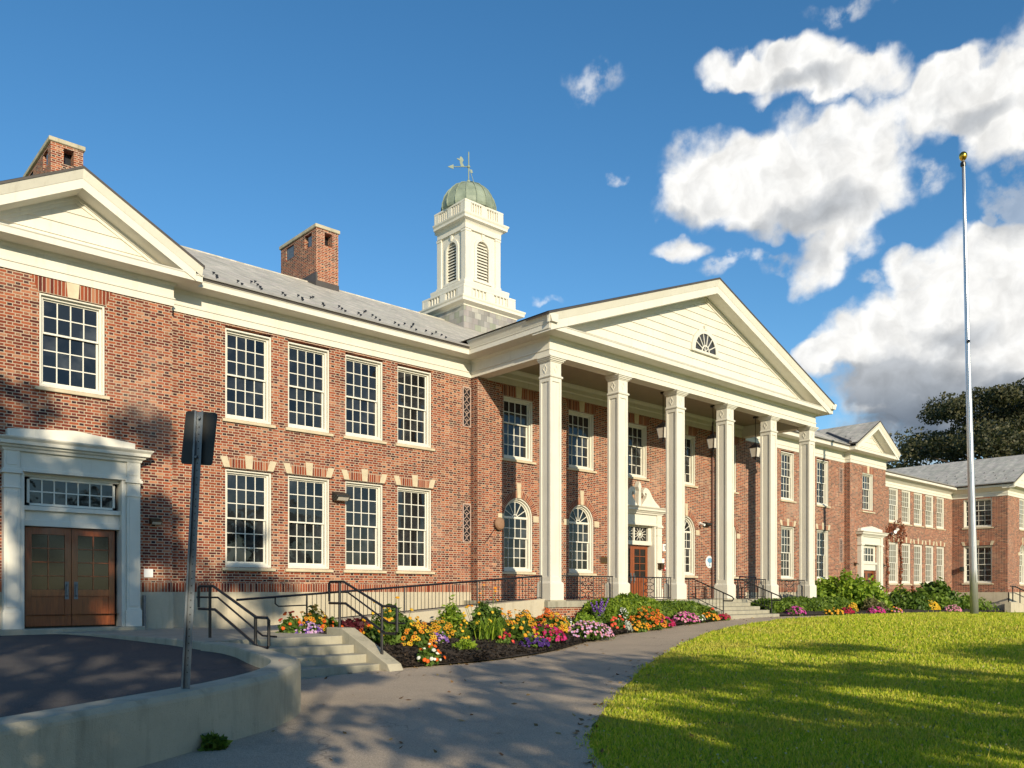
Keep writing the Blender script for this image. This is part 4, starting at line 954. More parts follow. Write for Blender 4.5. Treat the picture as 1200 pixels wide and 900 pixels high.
tw = mb.build('transom_window', M['sash'], E1, (5.33,PV,tz0)); mb = MB(); mb.face([(tx0,PV+.07,tz0),(tx1,PV+.07,tz0),(tx1,PV+.07,tz1),(tx0,PV+.07,tz1)]); mb.build('pane', M['glass'], tw, (5.33,PV,tz0), recalc=False)
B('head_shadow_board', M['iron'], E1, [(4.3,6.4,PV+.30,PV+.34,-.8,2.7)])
door_leaf(E1, 4.40, 5.325, PV+.12, -.76, 1.45, 'l'); door_leaf(E1, 5.335, 6.26, PV+.12, -.76, 1.45, 'r')
mb = MB(); mb.box(3.85,6.82,PV-.32,PV+.2,-1.1,-.80); mb.build('threshold', M['step'], E1, (5.33,PV,-.9), bevel=.02)
# right pavilion entrance
E3, ey3, _ = entrance(45.72, PV, 3.06, 1.36, 0, 1, -.80)
mb = MB(); mb.prism([(44.4,3.35),(47.04,3.35),(47.04,3.50),(45.72,3.66),(44.4,3.50)], ey3+.02, PV+.05); mb.build('parapet', M['trim'], E3, (45.7,ey3,3.35))
B('transom_panel', M['trim'], E3, [(44.76,46.68,PV+.0,PV+.15,1.22,1.62), (44.70,46.74,PV-.05,PV+.15,1.55,1.66), (44.76,45.0,PV+.02,PV+.15,1.66,2.62), (46.44,46.68,PV+.02,PV+.15,1.66,2.62), (45.0,46.44,PV+.02,PV+.15,2.5,2.62)])
mb = MB(); tx0, tx1, tz0, tz1 = 45.0, 46.44, 1.68, 2.5
for k in range(0, 5): xm = tx0+.02+(tx1-tx0-.04)*k/4; mb.box(xm-.025,xm+.025,PV+.04,PV+.08,tz0,tz1)
for k in range(0, 3): zm = tz0+.02+(tz1-tz0-.04)*k/2; mb.box(tx0,tx1,PV+.042,PV+.078,zm-.025,zm+.025)
tw = mb.build('transom_window', M['sash'], E3, (45.7,PV,tz0)); mb = MB(); mb.face([(tx0,PV+.06,tz0),(tx1,PV+.06,tz0),(tx1,PV+.06,tz1),(tx0,PV+.06,tz1)]); mb.build('pane', M['glass'], tw, (45.7,PV,tz0), recalc=False)
door_leaf(E3, 44.78, 45.715, PV+.12, -.76, 1.22, 'l'); door_leaf(E3, 45.725, 46.66, PV+.12, -.76, 1.22, 'r')
# main entrance with a broken scroll pediment
E2, ey2, _ = entrance(25.4, CT, 3.06, 1.40, 0, 2, -.265)
B('transom_panel', M['trim'], E2, [(24.3,26.5,CT+.0,CT+.2,1.86,2.02), (24.3,24.58,CT+.02,CT+.2,2.02,2.62), (26.22,26.5,CT+.02,CT+.2,2.02,2.62), (24.58,26.22,CT+.04,CT+.2,2.56,2.62)])
mb = MB(); mb.face([(24.58,CT+.12,2.02),(26.22,CT+.12,2.02),(26.22,CT+.12,2.56),(24.58,CT+.12,2.56)]); tw = mb.build('transom_window', M['glass'], E2, (25.4,CT,2.02), recalc=False)
mb = MB()
for c_ in (25.0, 25.8):
    for k in range(6):
        t = math.pi*k/6; r_ = .34; mb.tube([(c_-r_*math.cos(t)*1.1, CT+.10, 2.29-r_*.78*math.sin(t)), (c_+r_*math.cos(t)*1.1, CT+.10, 2.29+r_*.78*math.sin(t))], .012, 4)
    mb.tube([(c_+.16*math.cos(2*math.pi*k/14), CT+.098, 2.29+.13*math.sin(2*math.pi*k/14)) for k in range(15)], .012, 4)
mb.box(25.37,25.43,CT+.06,CT+.14,2.02,2.56); mb.build('leaded_bars', M['sash'], tw, (25.4,CT,2.02))
door_leaf(E2, 24.44, 25.395, CT+.16, -.25, 1.86, 'l'); door_leaf(E2, 25.405, 26.36, CT+.16, -.25, 1.86, 'r')
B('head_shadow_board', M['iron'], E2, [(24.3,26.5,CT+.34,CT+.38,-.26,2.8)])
for s_ in (-1, 1):
    pts = [(1.30,3.36),(1.22,3.44),(1.02,3.56),(.82,3.74),(.66,3.96),(.52,4.07),(.36,4.09),(.25,4.0),(.22,3.88),(.28,3.78),(.36,3.77),(.33,3.86),(.40,3.90),(.46,3.84),(.42,3.70),(.28,3.55),(.16,3.42),(.14,3.36)]
    mb = MB(); mb.prism([(25.4+s_*a_, b_) for a_, b_ in pts], ey2+.02, CT-.02)
    mb.build('scroll_pediment', M['trim'], E2, (25.4+s_*.6, ey2, 3.36))
mb = MB(); mb.prism([(25.31,3.36),(25.49,3.36),(25.47,3.85),(25.44,3.95),(25.5,4.1),(25.46,4.22),(25.40,4.32),(25.34,4.22),(25.30,4.1),(25.36,3.95),(25.33,3.85)], ey2+.0, ey2+.2); mb.build('finial', M['trim'], E2, (25.4,ey2,3.36))

# ---- portico steps
ps = thing('portico_steps', (25.6,16.2,-.9), 'wide grey stone steps leading up to the middle of the portico', 'steps')
for k in range(4):
    z1 = -.90+.1285*(k+1) + (0 if k < 4 else 0); y0 = 15.46+.39*k
    B('step', M['step'], ps, [(24.05, 27.2, y0, 17.02, -1.2, z1)] if k == 0 else [(24.05+.002*k, 27.2-.002*k, y0, 17.02, z1-.1285+.001, z1)], bevel=.012)

# ---- ramp in front of the left wing
rp = thing('access_ramp', (12.8,17.8,-.9), 'long shallow concrete access ramp along the wall, climbing to the portico floor', 'ramp')
mb = MB(); mb.prism([(8.3,-1.4),(8.3,-.88),(17.0,-.268),(17.0,-1.4)], 17.30, 18.9); mb.build('ramp_slab', M['conc2'], rp, (12.8,17.8,-1), bevel=.01)
mb = MB(); mb.prism([(8.9,-1.4),(8.9,-.76),(17.02,-.19),(17.02,-1.4)], 17.18, 17.297); mb.build('ramp_kerb', M['conc2'], rp, (12.8,17.2,-1))

# ------------------------------------------------------------------ railings
def vert(mb, x, y, z0, z1, r, n=6): mb.tube([(x,y,z0),(x,y,z1)], r, n)
def bars(parent, pts, h, r=.009, name='baluster', mat=None):
    first = None
    for p in pts:
        if first is None:
            mb = MB(); mb.tube([(0,0,0),(0,0,h)], r, 5); first = mb.build(name, mat or M['iron'], parent, p, local=True)
        else: copy_tree(first, parent, p)
# ramp railing
rl = thing('ramp_railing', (12.8,17.24,-.5), 'long black iron railing with thin balusters climbing along the ramp', 'railing')
def rz_(x): return -.11 + (x-8.4)*.58/8.55
mb = MB(); mb.tube([(7.7,17.24,rz_(7.7)-.01),(16.95,17.24,.475)], .026, 8); mb.build('top_rail', M['iron'], rl, (12.8,17.24,.1))
mb = MB(); mb.tube([(9.4,17.24,rz_(9.4)-.62),(16.95,17.24,-.155)], .014, 6); mb.build('bottom_rail', M['iron'], rl, (12.8,17.24,-.4))
mb = MB(); mb.tube([(8.6,17.24,rz_(8.6)-.03),(8.6,17.24,rz_(8.6)-.16),(8.68,17.24,rz_(8.6)-.22),(9.35,17.24,rz_(9.3)-.25)], .016, 6); mb.build('rail_return', M['iron'], rl, (8.6,17.24,-.2))
for x in (9.38, 12.1, 14.5, 16.95):
    mb = MB(); vert(mb, x, 17.24, rz_(x)-.78, rz_(x), .021 if x < 16 else .026); mb.build('post', M['iron'], rl, (x,17.24,rz_(x)-.78))
bars(rl, [(x,17.24,rz_(x)-.62) for x in np.arange(9.52,16.9,.115) if min(abs(x-q_) for q_ in (12.1,14.5)) > .05], .61, .0075)
# stair handrails
def handrail(label, x, yt, yb, zt, zb, extra):
    h = thing('handrail', (x,(yt+yb)/2,zt), label, 'handrail', 'black pipe handrails by the concrete steps')
    T, Bm = zt+1.0, zb+.98
    mb = MB(); yts = yt-.15; mb.tube([(x,yt+extra,T-.42),(x,yt+extra,T-.03),(x,yt+extra-.04,T),(x,yts,T),(x,yb,Bm),(x,yb-.42,Bm),(x,yb-.48,Bm-.04),(x,yb-.48,Bm-.48),(x,yb-.42,Bm-.52),(x,yb-.08,Bm-.52),(x,yts-.08,T-.45),(x,yt+extra,T-.45)], .026, 8); mb.build('top_rail', M['iron'], h, (x,yt,T))
    for yy, z0, z1 in ((yt,zt-.1,T),(yb+.03,zb-.15,Bm)):
        mb = MB(); vert(mb, x, yy, z0, z1, .03, 8); mb.build('post', M['iron'], h, (x,yy,z0))
    mb = MB(); mb.tube([(x+.07,yt+extra+.25,T-.22),(x+.07,yts-.05,T-.22),(x+.07,yb-.1,Bm-.22-.1),(x+.07,yb-.62,Bm-.32)], .018, 8); mb.build('lower_rail', M['iron'], h, (x,yt,T-.2))
handrail('black pipe handrail on the left of the concrete steps, beside the curved wall', 6.5, 15.75, 13.75, -.88, -1.42, .55)
handrail('black pipe handrail standing on the sloped cheek wall beside the flowers', 8.97, 15.1, 13.5, -.78, -1.25, .42)
# portico railings between the columns
def deco_panel(mb, x0, x1, y, z0, z1):
    n = 3; w_ = x1-x0; h = (z1-z0)/n
    for k in range(n):
        zc = z0+h*(k+.5)
        for s_ in (-1,1):
            mb.tube([(x0+w_/2+s_*w_*.48,y,zc-h/2),(x0+w_/2+s_*w_*.10,y,zc-h*.18),(x0+w_/2+s_*w_*.10,y,zc+h*.18),(x0+w_/2+s_*w_*.48,y,zc+h/2)], .011, 5)
        mb.tube([(x0+w_/2+.075*math.cos(2*math.pi*j/8),y,zc+h/2*0+.075*math.sin(2*math.pi*j/8)) for j in range(9)], .009, 4)
def portico_rail(x0, x1, label):
    y = PF+.18; z0, z1 = -.18, .50
    t = thing('portico_railing', ((x0+x1)/2,y,-.265), label, 'railing', 'low iron railings between the portico columns')
    mb = MB(); mb.tube([(x0,y,z1),(x1,y,z1)], .022, 6); mb.build('top_rail', M['iron'], t, ((x0+x1)/2,y,z1))
    mb = MB(); mb.tube([(x0,y,z0),(x1,y,z0)], .014, 6); mb.build('bottom_rail', M['iron'], t, ((x0+x1)/2,y,z0))
    xm = (x0+x1)/2; a_, b_ = xm-.30, xm+.30
    mb = MB(); deco_panel(mb, a_, b_, y, z0, z1); mb.build('scroll_panel', M['iron'], t, (xm,y,z0))
    for x in (x0+.02, a_, b_, x1-.02):
        mb = MB(); vert(mb, x, y, -.265, z1, .017); mb.build('post', M['iron'], t, (x,y,-.265))
    bars(t, [(x,y,z0) for x in list(np.arange(x0+.16,a_-.06,.13))+list(np.arange(b_+.13,x1-.08,.13))], z1-z0, .010)
CLX = [17.36+3.093*k for k in range(6)]
for k, lb in ((0,'low black iron railing between the first two columns, behind the bright green hedge'),(1,'low black iron railing with scroll panel in front of the main wooden door'),(3,'low black iron railing just right of the portico steps, before the metal chairs'),(4,'low black iron railing between the last two columns, before the bench')):
    portico_rail(CLX[k]+.56, CLX[k+1]-.08, lb)
def step_rail(x, label):
    t = thing('step_railing', (x,16.3,-.3), label, 'railing', 'sloping iron railings beside the portico steps')
    T = .47; yb = 15.75; zb = -.02
    mb = MB(); mb.tube([(x,17.75,T-.02),(x,17.7,T),(x,17.0,T),(x,yb,zb),(x,15.42,zb-.13),(x,15.36,zb-.2),(x,15.42,zb-.27),(x,yb,zb-.27)], .022, 8); mb.build('top_rail', M['iron'], t, (x,17,T))
    mb = MB(); mb.tube([(x,17.7,T-.62),(x,17.0,T-.62),(x,yb,zb-.62)], .014, 6); mb.build('bottom_rail', M['iron'], t, (x,17,T-.6))
    for y, z0, z1 in ((17.15,-.265,T),(15.76,-.85,zb+.01)):
        mb = MB(); vert(mb, x, y, z0, z1, .022); mb.build('post', M['iron'], t, (x,y,z0))
    for y in np.arange(15.9,17.05,.14):
        z1 = zb+(y-yb)*(T-zb)/1.25; mb = MB(); vert(mb, x, y, z1-.60, z1, .009, 5); mb.build('baluster', M['iron'], t, (x,y,z1-.6))
step_rail(24.08, 'sloping black railing on the left side of the portico steps'); step_rail(27.17, 'sloping black railing on the right side of the portico steps')

# ------------------------------------------------------------------ things on the walls
def wall_light(x, y, z, label, s=1.):
    t = thing('wall_light', (x,y,z), label, 'wall light', 'dark box wall lights')
    mb = MB(); mb.prism([(0,0),(-.06*s,-.02*s),(-.30*s,-.12*s),(-.30*s,-.17*s),(-.20*s,-.26*s),(0,-.26*s)], x-.22*s, x+.22*s, 'x'); mb.v = [(a_, b_+y, c+z) for a_, b_, c in mb.v]
    mb.build('housing', M['bronze'] if s < .9 else M['signback'], t, (x,y,z), bevel=.01)
    mb = MB(); mb.prism([(-.295*s,-.178*s),(-.21*s,-.262*s),(-.03*s,-.268*s),(-.05*s,-.262*s)], x-.17*s, x+.17*s, 'x'); mb.v = [(a_, b_+y-.004, c+z) for a_, b_, c in mb.v]; mb.build('lens', M['lamp'], t, (x,y,z))
wall_light(12.38, WG, 2.88, 'large dark floodlight on the brick between second and third lower windows')
wall_light(7.13, PV, 1.79, 'small dark wall light on brick beside the left entrance', .6)
wall_light(44.05, PV, 1.62, 'small dark wall light left of the far pavilion entrance', .6)
wall_light(47.5, PV, 1.60, 'small dark wall light right of the far pavilion entrance', .6)
o = B('notice_sign', M['white'], None, [(6.88,7.09,PV-.012,PV-.0,.36,.56)]); tag(o, 'small blank white notice on brick beside the left wooden doors', 'sign')
o = MB(); o.tube([(6.85,PV-.12,-.88),(6.85,PV-.12,-.1)], .04, 10); o.lathe((6.85,PV-.12,-.1), [(.045,0),(.045,.02),(.02,.03)], 10); tag(o.build('bollard', M['galv'], None, (6.85,PV-.12,-.88)), 'short pale metal bollard standing right of the left entrance', 'bollard')
bp = thing('bronze_plaque', (23.6,CT,1.2), 'dark bronze plaque on the brick left of the main door', 'plaque'); B('plate', M['bronze'], bp, [(23.34,23.84,CT-.03,CT-.0,1.08,1.32)], bevel=.006); B('raised_border', M['gold'], bp, [(23.36,23.82,CT-.034,CT-.029,1.295,1.305),(23.36,23.82,CT-.034,CT-.029,1.095,1.105)])
ns = thing('number_sign', (27.26,CT,1.8), 'white sign with a black number 1 right of the main door', 'sign'); B('plate', M['white'], ns, [(27.11,27.40,CT-.02,CT,1.67,1.95)])
mb = MB(); mb.prism([(27.24,1.72),(27.28,1.72),(27.28,1.90),(27.245,1.90),(27.20,1.865),(27.215,1.845),(27.24,1.86)], CT-.026, CT-.018); mb.build('digit', M['iron'], ns, (27.26,CT,1.72))
B('call_box', M['white'], None, [(27.0,27.18,CT-.05,CT,1.12,1.36)]); tag(bpy.data.objects['call_box'], 'small white box on brick above the red alarm', 'call box')
fa = thing('alarm_bell', (27.25,CT,.95), 'small red alarm strobe right of the main door', 'alarm'); B('backplate', M['red'], fa, [(27.17,27.33,CT-.04,CT,.88,1.03)], bevel=.01); B('lens', M['white'], fa, [(27.2,27.26,CT-.07,CT-.04,.93,1.0)])
sc = thing('wall_lantern', (26.6,ey2,1.1), 'little dark lantern on the right pilaster of the main door', 'lantern'); B('lantern_frame', M['bronze'], sc, [(26.52,26.72,ey2-.16,ey2-.14,.94,1.12),(26.52,26.54,ey2-.16,ey2,.94,1.12),(26.70,26.72,ey2-.16,ey2,.94,1.12),(26.50,26.74,ey2-.18,ey2+.0,1.12,1.16),(26.52,26.72,ey2-.16,ey2,.92,.945)]); B('lantern_glass', M['gold'], sc, [(26.545,26.695,ey2-.138,ey2-.02,.945,1.118)])
# round bell and its stay
rb = thing('round_gong', (18.2,CT,2.27), 'round rusty bell gong on the brick left of the first arched window', 'bell')
mb = MB(); mb.lathe((0,0,0), [(.19,0),(.21,.03),(.21,.08),(.17,.13),(.08,.15)], 20); mb.v = [(18.2+x, CT-.06-z, 2.27+y) for x, y, z in mb.v]; mb.build('gong', plain('rusty_gong', (.30,.17,.10), .6), rb, (18.2,CT,2.27), smooth=False)
mb = MB(); mb.tube([(18.2,CT-.03,2.27),(18.2,CT-.2,2.27)], .03, 8); mb.build('hub', M['bronze'], rb, (18.2,CT,2.27)); mb = MB(); mb.tube([(18.05,CT-.05,2.1),(17.62,CT-.03,1.6)], .012, 5); mb.build('stay', M['iron'], rb, (17.8,CT,1.9))
# round seal
se = thing('round_seal', (30.38,CT,1.3), 'round white plaque with a blue tree emblem on the brick wall', 'plaque')
mb = MB(); mb.lathe((0,0,0), [(.26,0),(.27,.02),(.25,.035)], 28); mb.v = [(30.38+x, CT-z, 1.3+y) for x, y, z in mb.v]; mb.build('disc', M['white'], se, (30.38,CT,1.3))
mb = MB(); mb.prism([(30.38+.18*math.cos(t), 1.37+.11*math.sin(t)) for t in np.linspace(0, 2*math.pi, 17)[:-1]], CT-.04, CT-.033); mb.prism([(30.355,1.12),(30.405,1.12),(30.40,1.3),(30.36,1.3)], CT-.041, CT-.033); mb.prism([(30.26,1.12),(30.5,1.12),(30.46,1.15),(30.3,1.15)], CT-.042, CT-.033); mb.build('emblem', M['blue'], se, (30.38,CT,1.3))
# camera + lamp pair
cm = thing('security_camera', (29.7,CT,2.9), 'white security camera with dark floodlight on brick right of the arched window', 'camera')
B('bracket', M['white'], cm, [(29.62,29.72,CT-.06,CT,2.86,2.98)]); mb = MB(); mb.tube([(29.66,CT-.05,2.92),(29.62,CT-.3,2.84)], .05, 8); mb.build('camera_body', M['white'], cm, (29.66,CT,2.9))
mb = MB(); mb.prism([(0,.1),(-.25,.06),(-.25,-.02),(-.1,-.1),(0,-.1)], 29.9, 30.22, 'x'); mb.v = [(x, y+CT, z+2.9) for x, y, z in mb.v]; mb.build('floodlight', M['signback'], cm, (30.05,CT,2.9))
# hanging lanterns
def lantern(x, y, label):
    t = thing('hanging_lantern', (x,y,7.47), label, 'lantern', 'lanterns hanging from the portico ceiling'); zt = 6.30
    mb = MB(); mb.tube([(x,y,7.47),(x,y,zt)], .015, 6); mb.lathe((x,y,0), [(.10,7.40),(.11,7.47)], 10); mb.build('rod', M['iron'], t, (x,y,zt))
    mb = MB(); mb.lathe((x,y,0), [(.27,zt-.16),(.27,zt-.14),(.15,zt-.04),(.05,zt+.03),(.025,zt+.08)], 4, R(45)); mb.build('lantern_roof', M['iron'], t, (x,y,zt-.16))
    mb = MB(); mb.lathe((x,y,0), [(.15,zt-.55),(.235,zt-.165)], 4, R(45)); mb.build('lantern_glass', M['lamp'], t, (x,y,zt-.6))
    mb = MB()
    for k in range(4):
        c, s_ = math.cos(R(45+90*k)), math.sin(R(45+90*k)); mb.tube([(x+.155*c,y+.155*s_,zt-.56),(x+.24*c,y+.24*s_,zt-.16)], .016, 4)
    mb.lathe((x,y,0), [(.165,zt-.57),(.165,zt-.54)], 4, R(45)); mb.lathe((x,y,0), [(.02,zt-.68),(.045,zt-.63),(.035,zt-.57)], 8); mb.build('lantern_frame', M['iron'], t, (x,y,zt-.62))
lantern(25.05, 19, 'hanging lantern half hidden behind the third column from the left'); lantern(28.3, 19, 'hanging lantern just left of the fourth column'); lantern(31.45, 19, 'hanging lantern fully visible between the fourth and fifth columns')
# downpipe
mb = MB(); mb.tube([(30.55,CT-.07,-.26),(30.55,CT-.07,7.4)], .045, 8)
for z in (.8, 3.0, 5.2): mb.box(30.48,30.62,CT-.12,CT,z,z+.04)
mb.build('downpipe', plain('brown_downpipe', (.13,.06,.045), .5), SB, (30.55,CT,0))

# ------------------------------------------------------------------ metal furniture on the portico
def chair(x, y, rot, label):
    t = thing('metal_chair', (x,y,-.265), label, 'chair', 'black metal patio chairs'); t.rotation_euler = (0,0,0)
    rm = Matrix.Rotation(rot, 3, 'Z')
    def put(mb, name):
        mb.v = [tuple(rm @ Vector(p) + Vector((x,y,-.265))) for p in mb.v]; mb.build(name, M['iron'], t, (x,y,-.265))
    mb = MB(); mb.box(-.23,.23,-.22,.22,.43,.455); put(mb, 'seat')
    mb = MB(); mb.tube([(-.22,.22,.44),(-.23,.28,.92),(.23,.28,.92),(.22,.22,.44)], .016, 6)
    for k in range(5): xx = -.15+.075*k; mb.tube([(xx,.22,.45),(xx,.28,.91)], .01, 5)
    for zz in (.6,.75): mb.tube([(-.22,.245,zz),(.22,.245,zz)], .01, 5)
    put(mb, 'backrest')
    for sx_ in (-1,1):
        for sy_ in (-1,1): mb = MB(); mb.tube([(sx_*.21,sy_*.2,.44),(sx_*.23,sy_*.23,0)], .015, 6); put(mb, 'leg')
        mb = MB(); mb.tube([(sx_*.24,.26,.66),(sx_*.26,-.15,.66),(sx_*.24,-.2,.44)], .014, 6); put(mb, 'armrest')
chair(28.6, 18.3, R(20), 'black metal chair on the portico nearest the right step railing'); chair(29.4, 18.9, R(-25), 'black metal chair further right, behind its twin on the portico')
bn = thing('metal_bench', (31.6,19.2,-.265), 'black metal bench with scroll back behind the last portico railing', 'bench')
B('seat', M['iron'], bn, [(30.9,32.3,18.95,19.4,.17,.2)]); mb = MB(); mb.tube([(30.95,19.4,.18),(30.95,19.46,.66),(32.25,19.46,.66),(32.25,19.4,.18)], .02, 6); deco_panel(mb, 31.3, 31.9, 19.43, .2, .64); mb.tube([(30.95,19.43,.4),(32.25,19.43,.4)], .014, 5); mb.build('backrest', M['iron'], bn, (31.6,19.4,.2))
for x in (30.97,32.23):
    for y in (18.98,19.38): B('leg', M['iron'], bn, [(x-.02,x+.02,y-.02,y+.02,-.265,.17)])
tb = thing('metal_table', (27.75,19.0,-.265), 'small black metal side table by the brick wall of the portico', 'table')
B('tabletop', M['iron'], tb, [(27.35,28.15,18.75,19.25,.20,.23)])
for x in (27.4,28.1):
    for y in (18.8,19.2): B('leg', M['iron'], tb, [(x-.018,x+.018,y-.018,y+.018,-.265,.2)])

# ------------------------------------------------------------------ flagpole, sign post
fp = thing('flagpole', (38.54,12.77,-.97), 'tall bare silver flagpole with a gold ball standing on the lawn', 'flagpole')
fb = Vector((38.54,12.77,-.97)); ft = fb + Vector((-.36,.33,19.45))
mb = MB(); mb.tube([fb.lerp(ft, k/10) for k in range(11)], [.165-.0105*k for k in range(11)], 14); po = mb.build('pole', M['pole'], fp, fb, smooth=True)
mb = MB(); mb.lathe(ft, [(.02,-.02),(.10,.03),(.15,.12),(.165,.2),(.15,.28),(.09,.35),(.02,.37)], 16); mb.build('ball', M['gold'], fp, ft, smooth=True)
mb = MB(); mb.lathe(ft, [(.075,-.25),(.11,-.22),(.11,-.10),(.075,-.05)], 12); mb.build('truck', M['iron'], fp, ft)
mb = MB(); mb.tube([ft+Vector((-.1,-.09,-.2)), fb.lerp(ft,.5)+Vector((-.12,-.11,0)), fb+Vector((-.16,-.15,1.4))], .012, 4); mb.build('halyard', M['white'], fp, fb)
cl = fb.lerp(ft, .60); mb = MB(); mb.box(cl.x-.18,cl.x-.06,cl.y-.12,cl.y-.02,cl.z-.05,cl.z+.06); mb.build('cleat', M['iron'], fp, cl)
sp = thing('sign_post', (3.22,8.40,-.98), 'tilted galvanised sign post on the curved wall, its dark plate seen from behind', 'sign post')
s0 = Vector((3.22,8.40,-.98)); s1 = s0 + Vector((.101,-.093,2.81)); f_ = Vector((.62,.78,0)).normalized(); r_ = Vector((f_.y,-f_.x,0))
up = (s1-s0).normalized()
mb = MB()
def obox(c, hx, hy, hz, rx=r_, ry=f_, rz2=up):
    mb.idx([c+rx*(sx_*hx)+ry*(sy_*hy)+rz2*(sz_*hz) for sz_ in (-1,1) for sx_,sy_ in ((-1,-1),(1,-1),(1,1),(-1,1))], [(0,1,2,3),(4,5,6,7),(0,1,5,4),(1,2,6,5),(2,3,7,6),(3,0,4,7)])
mid = s0.lerp(s1,.5); L2 = (s1-s0).length/2
obox(mid-r_*.028, .004, .018, L2); obox(mid+r_*.028, .004, .018, L2); obox(mid+f_*.018, .025, .0035, L2)
obox(mid-r_*.034-f_*.017, .009, .003, L2); obox(mid+r_*.034-f_*.017, .009, .003, L2)
mb.build('post', M['galv'], sp, s0)
mb = MB()
for k in range(36):
    c = s0.lerp(s1, .06+.026*k) + f_*.0155 - f_*.0; obox(c, .006, .0015, .006)
mb.build('punched_hole', M['iron'], sp, s0).__setitem__('kind', 'stuff')
pc = s0.lerp(s1, .905) + f_*.03; mb = MB(); n = 8; pr = .157; ph = .27; rad = .03; pl = []
for (sx_, sz_, a0) in ((1,1,0),(-1,1,90),(-1,-1,180),(1,-1,270)):
    for k in range(5): t = R(a0+22.5*k); pl.append((sx_*(pr-rad)+rad*math.cos(t), sz_*(ph-rad)+rad*math.sin(t)))
n = len(pl); tl = (r_*math.cos(R(3)) - up*math.sin(R(3))).normalized(); tu = (up*math.cos(R(3)) + r_*math.sin(R(3))).normalized()
mb.idx([pc+tl*a_+tu*b_+f_*.0 for a_,b_ in pl]+[pc+tl*a_+tu*b_+f_*.006 for a_,b_ in pl], [tuple(range(n)), tuple(range(2*n-1,n-1,-1))]+[(i,(i+1)%n,n+(i+1)%n,n+i) for i in range(n)])
mb.build('sign_plate', M['signback'], sp, pc)
mb = MB()
for k in (-.2,.2): mb.tube([pc+tu*k-f_*.06, pc+tu*k+f_*.0], .012, 6)
mb.build('bolt', M['galv'], sp, pc)

# ------------------------------------------------------------------ leaves and plants
def leaf_quads(name, C, size, mat, parent, loc, aspect=1.6, normals=None, spread=1., seed=0, parts=None):
    r = np.random.default_rng(seed); n = len(C); C = np.asarray(C, float)
    if normals is None: nn = r.normal(size=(n,3))
    else: nn = np.asarray(normals)*(1.) + r.normal(size=(n,3))*spread
    nn /= np.linalg.norm(nn, axis=1)[:,None]+1e-9
    t = np.cross(nn, r.normal(size=(n,3))); t /= np.linalg.norm(t, axis=1)[:,None]+1e-9; b = np.cross(nn, t)
    s = (size if np.ndim(size) else np.full(n, size)) * r.uniform(.65, 1.3, n); s = s[:,None]
    V = np.stack([C - t*s*.5*aspect, C + b*s*.5, C + t*s*.5*aspect, C - b*s*.5], 1).reshape(-1,3) - np.array(loc)
    me = bpy.data.meshes.new(name); me.vertices.add(4*n); me.vertices.foreach_set('co', V.ravel().astype(np.float32))
    me.loops.add(4*n); me.loops.foreach_set('vertex_index', np.arange(4*n, dtype=np.int32)); me.polygons.add(n); me.polygons.foreach_set('loop_start', np.arange(0,4*n,4,dtype=np.int32)); me.polygons.foreach_set('loop_total', np.full(n,4,np.int32))
    me.materials.append(mat); me.update(calc_edges=True)
    return link(bpy.data.objects.new(name, me), parent, loc)
def tree(name, base, H, crown_r, crown_z0, mat, label, nclump=60, per=160, leaf=.22, seed=1, group=None, lean=(0,0), squash=1., shape='round', trunk=.3):
    r = np.random.default_rng(seed); base = Vector(base)
    t = thing(name, base, label, 'tree', group)
    mb = MB(); top = base + Vector((lean[0],lean[1],H*.8))
    ptsT = [base.lerp(top,k/6)+Vector((r.normal()*.12*k/3, r.normal()*.12*k/3, 0)) for k in range(7)]
    mb.tube(ptsT, [trunk*(1-.12*k) for k in range(7)], 8)
    cl = []
    zc = (crown_z0+H)/2; hz = (H-crown_z0)/2
    for k in range(nclump):
        while True:
            p = r.uniform(-1,1,3)
            if shape == 'cone':
                w_ = (1-(p[2]+1)/2)*.95+.08
                if p[0]**2+p[1]**2 < w_*w_: break
            elif np.dot(p,p) < 1 and np.dot(p,p) > .12: break
        c = base + Vector((lean[0],lean[1],0)) + Vector((p[0]*crown_r, p[1]*crown_r*squash, zc+p[2]*hz)); cl.append(c)
        if k % 2 == 0:
            st_ = ptsT[min(6, max(1, int((c.z-base.z)/H*6)))]; m1 = st_.lerp(c,.55)+Vector((0,0,.06*H*r.random())); mb.tube([st_,m1,c],[trunk*.32,trunk*.2,trunk*.06],5)
    mb.build('trunk', M['bark'], t, base)
    C = []
    for c in cl:
        k = int(per*r.uniform(.5,1.4)); rad = crown_r*r.uniform(.14,.26)
        q_ = r.normal(size=(k,3)); q_ /= np.linalg.norm(q_,axis=1)[:,None]; q_ *= (r.random(k)**.45)[:,None]*rad; q_[:,2] *= .62
        C.append(q_+np.array(c))
    leaf_quads('crown', np.concatenate(C), leaf, mat, t, base, seed=seed)
    return t
# trees far behind the school
tree('oak_tree', (97,29,-2), 23.5, 11.5, 5, M['leaf_dark'], 'huge dark tree rising behind the right wing roof at the picture edge', 120, 1000, .21, 11, 'dark trees behind the right wing', trunk=.55)
tree('oak_tree', (98,44,-2), 16.8, 6.0, 3, M['leaf_dark'], 'smaller dark tree left of the huge one, above the long slate roof', 55, 900, .19, 12, 'dark trees behind the right wing', trunk=.4)
tree('oak_tree', (112,18,-2), 25, 11, 5, M['leaf_dark'], 'dark tree furthest right, beyond the flagpole and the right wing', 120, 950, .21, 13, 'dark trees behind the right wing', trunk=.55)
tree('conifer_tree', (98,51,-2), 13.6, 2.6, 2, M['leaf_dark'], 'tiny dark conifer tip beside the far pavilion gable', 40, 110, .35, 14, None, shape='cone')
